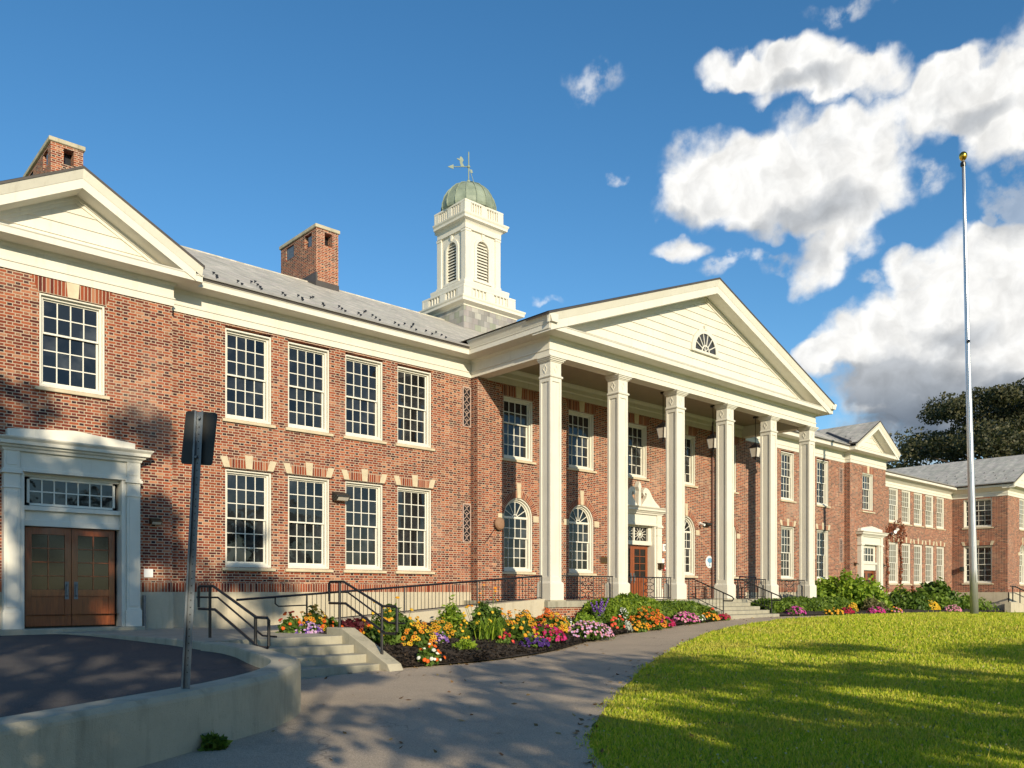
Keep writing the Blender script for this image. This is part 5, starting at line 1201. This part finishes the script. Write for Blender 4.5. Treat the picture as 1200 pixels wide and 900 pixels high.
# trees across the lawn behind the camera: they throw the dappled shade
SH = [('maple_tree',(-6.2,-9,-1.7),16.4,4.4,7.6,21,30,100,.24),('maple_tree',(-9.5,-13,-1.8),18.0,4.4,8.5,22,30,100,.25),('maple_tree',(-3.8,-11.5,-1.7),14.6,3.4,6.8,31,18,100,.24),
      ('maple_tree',(-2.9,-10.5,-1.7),17.0,2.9,8.6,34,15,100,.22),('maple_tree',(-7.0,-15.5,-1.7),19.0,3.6,11.0,35,20,100,.24),('maple_tree',(2.0,-15,-1.7),9.6,5.0,3.2,23,46,105,.23),('maple_tree',(7.5,-12.5,-1.7),8.6,4.6,2.8,32,34,105,.22),('maple_tree',(-4.2,-12.5,-1.7),8.8,4.8,2.6,24,38,100,.23),
      ('maple_tree',(12.5,-18,-1.6),9.0,5.0,3.4,25,26,105,.24),('maple_tree',(20,-19,-1.4),8.6,5.2,3.2,26,26,110,.25),('maple_tree',(30,-20,-1.3),8.4,5.2,3.2,27,32,110,.28),
      ('maple_tree',(-9.5,-5,-1.7),8.2,4.2,2.2,28,32,100,.22),('maple_tree',(16,-40,-1.6),17.6,5.0,11.5,29,20,120,.30),('maple_tree',(3.6,-5.5,-1.6),5.0,3.0,1.6,30,32,90,.17),('maple_tree',(-2.5,-4.5,-1.6),5.0,3.0,1.6,33,28,90,.17)]
for i, (nm, b_, H, cr, z0, sd, nc, pr_, lf) in enumerate(SH):
    tree(nm, b_, H, cr, z0, M['leaf_tree'], 'leafy maple standing across the lawn behind the viewer', nc, pr_, lf, sd, 'shade trees across the lawn')

def mound(cx_, cy_, z0, rx, ry_, h, n, r, shell=.55):
    """points in a half ellipsoid, most of them near its skin; returns points and outward normals"""
    d = r.normal(size=(n,3)); d[:,2] = np.abs(d[:,2]); d /= np.linalg.norm(d,axis=1)[:,None]
    rad = shell+(1-shell)*r.random(n)**.5
    lump = 1+.16*np.sin(d[:,0]*5+cx_*3)*np.sin(d[:,1]*4+cy_*2)+.10*np.sin(d[:,0]*11+d[:,2]*9)
    p = d*rad[:,None]*lump[:,None]*np.array([rx,ry_,h]); return p+np.array([cx_,cy_,z0]), d
def hedge(label, x0, x1, y0, y1, ztop, n, seed, mat):
    r = np.random.default_rng(seed); t = thing('hedge', ((x0+x1)/2,(y0+y1)/2,g((x0+x1)/2)), label, 'hedge', 'yew hedges in front of the portico')
    L = x1-x0; C = []; Nn = []
    m_ = int(n)
    x = r.uniform(x0,x1,m_); w_ = (y1-y0)/2; yc = (y0+y1)/2
    endf = np.clip(np.minimum(x-x0, x1-x)/.45, 0, 1)**.5
    th = r.uniform(-.12*math.pi, 1.12*math.pi, m_)
    zb = np.array([bedz(q_, yc) for q_ in x])
    hh = (ztop-zb)*(.86+.10*np.sin(x*2.3+seed)+.07*np.sin(x*6.1)+.04*np.sin(x*15))*(.55+.45*endf)
    ww = w_*(.9+.12*np.sin(x*3.7+1))*(.5+.5*endf); d = .72+.30*r.random(m_)
    sup = lambda v: np.sign(v)*np.abs(v)**.6
    C = np.stack([x, yc+ww*sup(np.cos(th))*d, zb+hh*np.maximum(.02, .42+.58*sup(np.sin(th)))*d],1)
    Nn = np.stack([0*x, np.cos(th), np.sin(th)],1)
    leaf_quads('foliage', C, .075, mat, t, (float((x0+x1)/2), float(yc), float(g((x0+x1)/2))), 2.6, Nn, .8, seed)
    mb = MB()
    for k in range(int(L/.5)):
        xx = x0+.3+k*.5; zz = bedz(xx,yc); mb.tube([(xx,yc,zz-.1),(xx+.06,yc+.05,zz+.3),(xx-.05,yc,zz+(ztop-zz)*.75)],[.03,.022,.008],5)
    mb.build('stem', M['bark'], t, ((x0+x1)/2,yc,g((x0+x1)/2)))
hedge('bright green yew hedge in front of the second and third columns', 18.1, 20.95, 15.75, 17.0, -.10, 15000, 31, leafmat('sunlit_tone_yew_needles', (.17,.26,.025), (.07,.13,.014), .35, c3=(.30,.38,.04)))  # lighter copy of the yew needles: sunlight on this hedge put into the colour
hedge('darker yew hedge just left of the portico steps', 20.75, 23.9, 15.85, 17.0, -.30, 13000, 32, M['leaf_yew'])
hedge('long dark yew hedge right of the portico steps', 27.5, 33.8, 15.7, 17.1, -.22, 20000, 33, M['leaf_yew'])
def bush(name, label, x, y, rx, h, mat, n, leaf, seed, group=None, cat='bush', aspect=1.8):
    r = np.random.default_rng(seed); z = bedz(x,y); t = thing(name, (x,y,z), label, cat, group)
    C, D = [], []
    for k in range(max(3, int(rx*7))):
        a_ = r.uniform(0,2*math.pi); q_ = r.random()**.5*rx*.62; s_ = r.uniform(.45,.75)
        p, d = mound(x+q_*math.cos(a_), y+q_*math.sin(a_), z, rx*s_, rx*s_, h*r.uniform(.62,1.0)*(1-.35*(q_/rx)), n//max(3,int(rx*7)), r); C.append(p); D.append(d)
    leaf_quads('foliage', np.concatenate(C), leaf, mat, t, (x,y,z), aspect, np.concatenate(D), .9, seed)
    mb = MB()
    for k in range(6): a_ = k*1.05; mb.tube([(x,y,z-.05),(x+.3*rx*math.cos(a_),y+.3*rx*math.sin(a_),z+h*.4),(x+.6*rx*math.cos(a_),y+.6*rx*math.sin(a_),z+h*.7)],[.03,.02,.008],5)
    mb.build('stem', M['bark'], t, (x,y,z))
bush('shrub', 'large bright green shrub before the far pavilion entrance', 37.4, 17.9, 1.75, 2.0, M['leaf_bush'], 9000, .13, 41)
bush('shrub', 'low leafy green shrub in front of the far pavilion door', 43.8, 17.8, 1.05, 1.2, M['leaf_bed'], 3000, .12, 42, 'shrubs in the right bed')
bush('shrub', 'broad-leaved green shrub beneath the far wing windows', 50.2, 18.6, 1.4, 1.75, M['leaf_bed'], 4200, .19, 43, 'shrubs in the right bed')
bush('shrub', 'small wispy shrub against the wall right of the far entrance', 46.6, 19.2, .9, 1.25, M['leaf_bush'], 2400, .1, 44, 'shrubs in the right bed')
bush('shrub', 'lime green shrub left of the yellow goldenrod', 47.4, 17.6, 1.1, .95, M['leaf_lime'], 2600, .1, 45, 'shrubs in the right bed')
bush('shrub', 'feathery lime shrub left of the flagpole foot', 53.4, 18.2, 1.5, 1.1, M['leaf_lime'], 2600, .1, 46, 'shrubs in the right bed')
bush('ornamental_grass', 'tawny tuft of ornamental grass beside the large bright shrub', 36.6, 16.2, .5, .75, leafmat('tawny_grass', (.16,.15,.06), (.09,.09,.03), .3), 900, .06, 47, None, 'plant', 6)

def flower_head(mb, c, n_, r_, kind, rg):
    n_ = Vector(n_).normalized(); t = n_.cross(Vector((rg.normal(), rg.normal(), rg.normal()))).normalized(); b = n_.cross(t); c = Vector(c)
    if kind == 'pom':
        k = 6; rings = [(.55,-.25),(1,.1),(.8,.55),(.35,.8)]; vs = []
        for rr_, h in rings: vs += [c + (t*math.cos(2*math.pi*j/k+h)+b*math.sin(2*math.pi*j/k+h))*rr_*r_*rg.uniform(.85,1.1) + n_*h*r_*.8 for j in range(k)]
        mb.idx(vs, [(i*k+j, i*k+(j+1)%k, (i+1)*k+(j+1)%k, (i+1)*k+j) for i in range(3) for j in range(k)]+[tuple(range(3*k,4*k))])
    elif kind == 'daisy':
        k = 9; mb.cur = 0
        for j in range(k):
            t0 = 2*math.pi*(j+rg.uniform(-.15,.15))/k; d = t*math.cos(t0)+b*math.sin(t0); e_ = t*math.cos(t0+math.pi/2)+b*math.sin(t0+math.pi/2)
            mb.idx([c+d*r_*.2, c+d*r_*.65+e_*r_*.24+n_*r_*.12, c+d*r_*1.05+n_*r_*rg.uniform(-.1,.12), c+d*r_*.65-e_*r_*.24+n_*r_*.12], [(0,1,2,3)])
        mb.cur = 1; k = 6
        mb.idx([c+(t*math.cos(2*math.pi*j/k)+b*math.sin(2*math.pi*j/k))*r_*.34+n_*r_*.06 for j in range(k)]+[c+n_*r_*.34], [(j,(j+1)%k,k) for j in range(k)]); mb.cur = 0
    else:
        k = 5; mb.cur = 0
        vs = [c - n_*r_*.25]
        for j in range(2*k): rr_ = r_*(1. if j % 2 else .78)*rg.uniform(.9,1.1); t0 = math.pi*j/k; vs.append(c+(t*math.cos(t0)+b*math.sin(t0))*rr_+n_*r_*rg.uniform(-.05,.12))
        mb.idx(vs, [(0, 1+j, 1+(j+1)%(2*k)) for j in range(2*k)])
FLIGHT = Vector((-.45,-.75,.55))
def plant(kind, x, y, z, w_, h, cols, label, seed, leafm='leaf_bed', nf=None, fr_=None):
    r = np.random.default_rng(seed); t = thing('flower_clump' if kind not in ('leafy','feather','daylily','coleus','dusty') else 'bedding_plant', (x,y,z), label, 'flowers' if kind not in ('leafy','feather','daylily','coleus','dusty') else 'plant', 'bedding plants in the flower borders')
    z -= .04; rx = w_/2; big = max(w_, .3)
    fh = {'dahlia': .72, 'susan': .75, 'zinnia': .8}.get(kind, .85)*h
    n = int(260 + 900*w_*h + 500*w_)
    ls = {'feather': .05, 'leafy': .12, 'dahlia': .075, 'coleus': .09}.get(kind, .06)
    C, D = [], []
    for k in range(4):
        a_ = r.uniform(0,6.28); q_ = rx*.4*r.random(); p, d = mound(x+q_*math.cos(a_), y+q_*math.sin(a_)*.8, z, rx*.72, rx*.62, fh*r.uniform(.7,1.05), n//4, r, .3); C.append(p); D.append(d)
    C = np.concatenate(C); D = np.concatenate(D)
    if kind == 'daylily':
        mb = MB()
        for k in range(70):
            a_ = r.uniform(0,6.28); L = h*r.uniform(.9,1.5); d = Vector((math.cos(a_),math.sin(a_),0)); o_ = Vector((x+r.normal()*rx*.25,y+r.normal()*rx*.2,z)); pr = None
            e_ = Vector((-d.y,d.x,0)); ps_ = [(0,0),(.25,.62),(.6,.85),(1,.55)]
            for (u0,v0),(u1,v1),w0,w1 in zip(ps_,ps_[1:],(.012,.014,.01),(.014,.01,.001)):
                mb.idx([o_+d*L*.75*u0+Vector((0,0,L*v0))-e_*w0, o_+d*L*.75*u0+Vector((0,0,L*v0))+e_*w0, o_+d*L*.75*u1+Vector((0,0,L*v1))+e_*w1, o_+d*L*.75*u1+Vector((0,0,L*v1))-e_*w1], [(0,1,2,3)])
        mb.build('foliage', M['leaf_bush'], t, (x,y,z)); return t
    fm = M[leafm]
    leaf_quads('foliage', C, ls, fm, t, (x,y,z), 2.6 if kind in ('feather','dahlia') else 1.9, D, 1., seed)
    if not cols: return t
    nf = nf or int({'dahlia': 16, 'susan': 46, 'zinnia': 20, 'petunia': 75, 'alyssum': 60, 'salvia': 0, 'geranium': 16, 'celosia': 26, 'goldenrod': 150}.get(kind, 40)*max(.35, min(2., w_*1.3)))
    fr_ = fr_ or {'dahlia': .055, 'susan': .062, 'zinnia': .05, 'petunia': .042, 'alyssum': .03, 'geranium': .06, 'celosia': .05, 'goldenrod': .035}.get(kind, .04)
    h *= .94; fr_ *= .82*(1 + .012*max(0, x-12)); nf = int(nf*1.35)
    for ci, col in enumerate(cols):
        mb = MB(); kk = {'dahlia': 'pom', 'susan': 'daisy', 'zinnia': 'pom', 'geranium': 'pom', 'celosia': 'pom'}.get(kind, 'star'); stems = MB()
        if kind == 'salvia':
            for k in range(7):
                bx, by_ = x+r.normal()*rx*.5, y+r.normal()*rx*.4; L = h*r.uniform(.6,1.1); dx_, dy_ = r.normal()*.12, r.normal()*.12
                for j in range(34):
                    f = j/34; a_ = j*2.4; rr_ = .045*(1-f*.8); flower_head(mb, (bx+dx_*f+rr_*math.cos(a_), by_+dy_*f+rr_*math.sin(a_), z+h*.45+L*f), (math.cos(a_),math.sin(a_),.4), .026, 'star', r)
        else:
            m_ = nf//len(cols)
            for k in range(max(1, m_)):
                d = r.normal(size=3); d[2] = abs(d[2]); d = d/np.linalg.norm(d); 
                if d[1] > .5 and r.random() < .7: d[1] *= -1
                tall = r.uniform(.88,1.12) if kind != 'dahlia' else r.uniform(.75,1.38)
                p = Vector((x+d[0]*rx*.98, y+d[1]*rx*.85, z+.03+max(.12, d[2])*h*.86*tall)); nn = Vector((d[0],d[1]-.5,d[2]+.5))+FLIGHT*.4+Vector(r.normal(size=3)*.25)
                flower_head(mb, p, nn, fr_*r.uniform(.75,1.2), kk, r)
                if kind in ('dahlia','susan'): stems.tube([(x+d[0]*rx*.5, y+d[1]*rx*.4, z), (p.x-.01, p.y+.02, p.z-.02)], .006, 3, False)
        mb.build('blossom', [PET[col], M['eye']], t, (x,y,z), recalc=False)
        if stems.v: stems.build('stem', fm, t, (x,y,z), recalc=False)
    return t
FL = [
('zinnia',8.65,16.64,-.92,.64,.52,['coral','orange'],'orange-red zinnias leftmost in the bed, by the terrace edge'),
('susan',9.16,16.55,-.92,.76,.72,['amber','yellow'],'tall yellow and rust daisies behind the top of the concrete steps'),
('petunia',8.87,16.2,-.95,.67,.34,['purple','lavender'],'purple and lilac petunias low behind the top concrete step'),
('zinnia',9.45,16.19,-.94,.53,.57,['orange'],'upright orange marigolds left of the cheek wall handrail'),
('coleus',10.07,16.24,-.93,.81,.42,[],'dark wine-red foliage plant behind the cheek wall'),
('dahlia',10.1,14.9,-1.10,1.44,1.02,['yellow','gold'],'large yellow pompom plant rising behind the cheek wall handrail'),
('zinnia',9.6,15.0,-1.06,.48,.42,['orange'],'small orange marigolds tucked against the cheek wall'),
('susan',10.34,14.2,-1.15,.80,.60,['amber','yellow'],'amber daisies with dark eyes right of the handrail end'),
('petunia',10.84,14.2,-1.13,.50,.33,['purple','lavender'],'lilac petunias between two dark-eyed daisy clumps'),
('susan',11.33,14.76,-1.07,.68,.55,['gold'],'deep gold daisies with black centres, second clump from the handrail'),
('dahlia',11.75,14.5,-1.09,.42,.42,['yellow'],'little group of yellow pompoms beside the gold daisies'),
('zinnia',9.85,13.15,-1.39,.62,.40,['orange','white'],'orange and white clump alone at the front of the dark mulch'),
('feather',12.25,15.6,-.98,.95,.95,[],'feathery bright green plant below the ramp railing'),
('leafy',11.03,13.5,-1.22,.5,.26,[],'low plain green leaves on the mulch behind the orange and white clump'),
('dahlia',12.6,14.7,-1.07,1.25,1.2,['yellow','amber'],'tall dark green plant topped with scattered yellow pompoms'),
('daylily',12.2,14.0,-1.14,1.1,.5,[],'arching strap-leaved daylily clump in the middle of the bed'),
('celosia',12.35,13.75,-1.17,.46,.30,['crimson','coral'],'small crimson celosia in front of the daylily leaves'),
('dahlia',13.1,13.95,-1.14,.8,.62,['yellow','gold'],'soft yellow pompoms right of the daylily leaves'),
('susan',14.5,15.6,-.96,1.0,.62,['amber','gold'],'orange-gold daisies at the back of the bed by the ramp end'),
('petunia',12.9,13.35,-1.25,.75,.26,['violet'],'deep violet petunias low at the path edge'),
('petunia',13.7,13.85,-1.16,1.15,.44,['magenta','crimson'],'hot magenta petunias spreading beside the path'),
('susan',15.0,14.75,-1.07,.86,.62,['yellow','amber'],'yellow and orange daisies just behind the magenta petunias'),
('susan',16.2,16.3,-.92,.6,.5,['orange'],'burnt-orange daisies beneath the first column'),
('alyssum',15.9,15.3,-1.02,.6,.42,['white'],'white alyssum behind the pink mound'),
('petunia',15.7,14.25,-1.17,1.40,.48,['pink','lavender'],'wide mound of pale pink petunias at the path edge'),
('leafy',17.3,15.9,-.95,.8,.42,[],'lime leafy plant under the purple spikes'),
('salvia',17.9,15.85,-.94,.5,.55,['purple'],'purple salvia spikes in front of the bright hedge'),
('geranium',17.8,15.1,-1.05,.55,.42,['coral'],'coral red geraniums in front of the bright hedge'),
('dusty',18.1,14.95,-1.08,.36,.30,[],'small silver dusty miller between coral and orange flowers'),
('susan',19.2,15.15,-1.03,1.25,.70,['amber','orange'],'big rounded mass of orange daisies in front of the hedge'),
('zinnia',18.5,14.9,-1.08,.6,.26,['gold'],'low gold marigolds at the foot of the big orange mass'),
('alyssum',18.7,15.6,-.98,.4,.62,['white'],'white daisies left of the big orange mass'),
('petunia',20.1,15.1,-1.02,.55,.34,['crimson','magenta'],'crimson petunias right of the big orange mass'),
('petunia',21.6,15.5,-.96,.95,.38,['fuchsia','pink'],'fuchsia petunias in front of the darker hedge'),
('alyssum',22.4,15.5,-.95,.32,.24,['white'],'small white tuft right of the fuchsia petunias'),
('zinnia',23.0,15.6,-.92,.75,.25,['gold','amber'],'low gold marigolds left of the portico steps'),
('geranium',23.5,15.75,-.90,.42,.36,['coral'],'coral geraniums touching the left of the portico steps'),
('petunia',23.7,15.5,-.90,.5,.22,['crimson'],'dark crimson petunias at the foot of the portico steps'),
('petunia',28.4,15.5,-.84,.85,.34,['fuchsia'],'fuchsia mound just right of the portico steps'),
('zinnia',30.2,14.95,-.84,.85,.24,['gold'],'low gold marigolds along the dark hedge'),
('petunia',31.5,15.0,-.84,.66,.28,['crimson'],'crimson petunias at the end of the dark hedge'),
('susan',33.2,15.6,-.86,.45,.5,['yellow'],'yellow daisies at the end of the dark hedge'),
('petunia',34.0,15.0,-.89,.85,.33,['fuchsia','magenta'],'fuchsia petunias in front of the large bright shrub'),
('zinnia',36.3,15.2,-.92,.75,.28,['amber','pink'],'amber and pink flowers right of the large bright shrub'),
('goldenrod',45.0,17.2,-1.03,1.5,.62,['yellow'],'bright yellow goldenrod beneath the far wing windows'),
('petunia',46.3,16.4,-1.06,1.0,.42,['pink'],'pink petunias between goldenrod and flagpole'),
]
LM = {'coleus': 'leaf_wine', 'feather': 'leaf_bush', 'leafy': 'leaf_bush'}
M['dusty'] = leafmat('silver_leaves', (.45,.48,.42), (.32,.35,.3), .1)
for i, (k, x, y, z, w_, h, cols, lb) in enumerate(FL):
    plant(k, x, y, bedz(x, y)+.04, w_, h, cols, lb, 100+i, 'dusty' if k == 'dusty' else LM.get(k, 'leaf_bed'))
# weed at the foot of the curved wall
o = plant('leafy', 3.42, 8.14, -1.57, .2, .17, [], 'tuft of weeds growing at the foot of the curved wall', 300); o['category'] = 'weed'; o.name = 'weed_tuft'
# creeper on the far wing
cr = thing('creeper', (51,FARY,-1), 'rust-coloured creeper climbing between the far wing windows', 'creeper'); mb = MB(); pts = []
r0 = np.random.default_rng(5)
for (x0, zt) in ((51.2,4.1),(53.38,4.0),(53.3,2.6),(55.2,.4),(51.35,3.4)):
    p = [(x0+r0.normal()*.05, FARY-.02, -1.1)]
    for k in range(1, 9): p.append((x0+r0.normal()*.10, FARY-.025, -1.1+(zt+1.1)*k/8))
    mb.tube(p, .018, 4); pts += [np.array(p[j])*(1-f)+np.array(p[j+1])*f for j in range(8) for f in np.linspace(0,1,14)]
for k in range(6):
    p = [(51.3+.1*k, FARY-.02, 3.5+.1*k)]
    for j in range(6): p.append((p[-1][0]+.35, FARY-.02, p[-1][2]+r0.normal()*.14))
    mb.tube(p, .012, 4); pts += [np.array(q_) + np.array([r0.normal()*.2,0,r0.normal()*.15]) for q_ in p for _ in range(9)]
mb.build('vine', M['bark'], cr, (51,FARY,-1)); pts = np.array(pts); pts[:,0] += r0.normal(size=len(pts))*.09; pts[:,1] = FARY-.05-.05*r0.random(len(pts))
leaf_quads('foliage', pts, .10, M['leaf_ivy'], cr, (51,FARY,-1), 1.3, np.tile([[0,-1,0]],(len(pts),1)), .5, 9)
FLX = 51.9
fl2 = thing('flood_lamp', (FLX,FARY,3.55), 'white twin flood lamp on the brick above the first far wing window', 'lamp'); B('bracket', M['white'], fl2, [(FLX-.06,FLX+.06,FARY-.2,FARY,3.55,3.7)])
for s_ in (-1,1): mb = MB(); mb.tube([(FLX+s_*.1,FARY-.2,3.65),(FLX+s_*.2,FARY-.4,3.82+.12*s_)],[.06,.11],8); mb.build('lamp_head', M['white'], fl2, (FLX,FARY,3.6))

# far right: low walls and railings by the projecting wing
lw = thing('entrance_stair', (60,19,-1.3), 'pale concrete stair with sloping side walls at the far right wing', 'steps')
mb = MB(); mb.prism([(57.6,-1.6),(57.6,-.62),(58.9,-.62),(62.6,-1.22),(62.6,-1.6)], 17.0, 17.35); mb.build('side_wall', M['conc2'], lw, (60,17.2,-1.3))
mb = MB(); mb.prism([(60.6,-1.6),(60.6,-.55),(61.4,-.5),(65.6,-1.2),(65.6,-1.6)], 16.0, 16.3); mb.build('side_wall', M['conc2'], lw, (63,16.1,-1.3))
for k in range(4): B('step', M['step'], lw, [(58.6+.0*k,61.2-.3*k+.9,17.36,18.46,-1.6+.0*k,-1.2+.15*k)] if k == 0 else [(58.6,61.9-.35*k,17.36+.002*k,18.46-.002*k,-1.2+.15*(k-1)+.001,-1.2+.15*k)])
def far_rail(x0, x1, y, z0, z1, label):
    t = thing('stair_railing', ((x0+x1)/2,y,z0), label, 'railing', 'black railings at the far right stair')
    mb = MB(); mb.tube([(x0-.8,y,z0),(x0,y,z0),(x1,y,z1),(x1+.3,y,z1)], .04, 6); mb.build('top_rail', M['iron'], t, (x0,y,z0))
    mb = MB(); mb.tube([(x0-.8,y,z0-.42),(x0,y,z0-.42),(x1,y,z1-.42)], .025, 6); mb.build('lower_rail', M['iron'], t, (x0,y,z0-.4))
    for f in (-.1,.3,.65,1.): mb = MB(); x = x0+(x1-x0)*f; z = z0+(z1-z0)*max(0,f); vert(mb,x,y,z-.95,z,.035); mb.build('post', M['iron'], t, (x,y,z-.95))
far_rail(58.9, 62.4, 17.18, .38, -.15, 'black sloping railing on the nearer wall of the far stair'); far_rail(61.3, 65.2, 16.15, .40, -.2, 'black sloping railing on the second wall of the far stair')
B('fixture', M['signback'], None, [(61.7,62.0,21.2,21.4,1.45,1.75)]); o = bpy.data.objects['fixture']; o.name = 'flood_light'; tag(o, 'small dark floodlight on the side wall of the right wing', 'wall light')

# ------------------------------------------------------------------ grass blades on the lawn
NB = 430000
r = np.random.default_rng(77)
dpt = np.exp(r.uniform(math.log(4.), math.log(42), NB)); lat = dpt*r.uniform(-.15, .86, NB)
s_, c_ = math.sin(TH), math.cos(TH)
X = dpt*s_+lat*c_; Y = dpt*c_-lat*s_
pr_ = np.array(PR); pry, prx = pr_[:13,1], pr_[:13,0]
edge = np.interp(Y, pry, prx)
frx = np.interp(X, [q_[0] for q_ in FR], [q_[1] for q_ in FR])
keep = (X > edge-.06+.07*np.sin(Y*3.1)+.05*np.sin(Y*8.3)+r.normal(size=NB)*.07) & (Y < np.where(X > 27.4, np.where(X < 33, np.interp(X,[27,30,33],[14.2,14.25,14.3]), frx-.05), 14.1)) & (np.hypot(X-38.54, Y-12.77) > .2)
X, Y, dpt = X[keep], Y[keep], dpt[keep]; n = len(X); Z = np.interp(X, GX, GZ)
hh = (.026+.0016*dpt)*r.uniform(.45,1.35,n); ww = (.0038+.0008*dpt)*r.uniform(.7,1.3,n); an = r.uniform(0,2*math.pi,n); le = r.normal(size=(n,2))*hh[:,None]*.45
tall = r.random(n) < .004; hh = np.where(tall, hh*2.2, hh)
V = np.empty((n,3,3)); V[:,0] = np.stack([X-ww*np.cos(an),Y-ww*np.sin(an),Z-.005],1); V[:,1] = np.stack([X+ww*np.cos(an),Y+ww*np.sin(an),Z-.005],1); V[:,2] = np.stack([X+le[:,0],Y+le[:,1],Z+hh],1)
me = bpy.data.meshes.new('lawn_grass'); me.vertices.add(3*n); me.vertices.foreach_set('co', V.ravel().astype(np.float32)); me.loops.add(3*n); me.loops.foreach_set('vertex_index', np.arange(3*n,dtype=np.int32)); me.polygons.add(n); me.polygons.foreach_set('loop_start', np.arange(0,3*n,3,dtype=np.int32)); me.polygons.foreach_set('loop_total', np.full(n,3,np.int32)); me.materials.append(M['blade']); me.update(calc_edges=True)
lg = bpy.data.objects.new('lawn_grass', me); COL.objects.link(lg); tag(lg, kind='stuff', label='short mown grass blades covering the lawn', cat='grass')

# ------------------------------------------------------------------ litter: mulch chips on the bed, fallen leaves and grit on the paving
def scatter(name, pts, size, mat, label, cat, asp, flat=.35, seed=5):
    pts = np.array(pts); nn = np.tile([[0, 0, 1.]], (len(pts), 1))
    o = leaf_quads(name, pts, size, mat, None, (0, 0, 0), asp, nn, flat, seed); return tag(o, label, cat, kind='stuff')
r = np.random.default_rng(91); pts = []
while len(pts) < 9000:
    x = 8.95+15*r.random()**1.6; yf, yb = interp(x, FR), 17.2; y = yf+(yb-yf)*r.random()**1.6
    pts.append((x, y-.04, mulchz(x, y, (y-yf)/(yb-yf))+.012+.02*r.random()))
scatter('mulch_chips', pts, .045, leafmat('bark_chips', (.016,.011,.008), (.005,.004,.003), 0, .9, (.06,.042,.028)), 'dark bark chips lying loose over the flower bed', 'mulch', 2.2, .5)
pts = []
for k in range(420):
    t = r.random(); i = int(t*12); f = t*12-i
    if r.random() < .5: p = np.array(PL[3+i%11])*(1-f)+np.array(PL[4+i%11])*f; q_ = (p[0]+r.normal()*.1, p[1]-abs(r.normal())*.22)
    elif r.random() < .55: p = np.array(PR[4+i%9])*(1-f)+np.array(PR[5+i%9])*f; q_ = (p[0]-abs(r.normal())*.2, p[1]+r.normal()*.1)
    else: q_ = (3+12*r.random(), 5+8*r.random())
    pts.append((q_[0], q_[1], g(q_[0])+.024))
scatter('fallen_leaves', pts, .05, leafmat('dry_leaves', (.22,.13,.05), (.10,.05,.02), 0, .8, (.36,.26,.10)), 'few dry leaves fallen along the edges of the path', 'leaves', 1.7, .3, 6)
pts = []
for k in range(1500):
    dd = 4+26*r.random()**1.5; la = dd*r.uniform(-.1,.6); x, y = dd*math.sin(TH)+la*math.cos(TH), dd*math.cos(TH)-la*math.sin(TH)
    if x > np.interp(y, pry, prx)+.1 and y < 13.6: pts.append((x, y, g(x)+.05+.02*r.random()))
scatter('lawn_clover', pts, .028, leafmat('clover_and_thatch', (.36,.34,.13), (.16,.26,.03), 0, .8, (.52,.46,.26)), 'clover leaves and dry thatch flecks in the lawn', 'clover', 1.3, .8, 8)
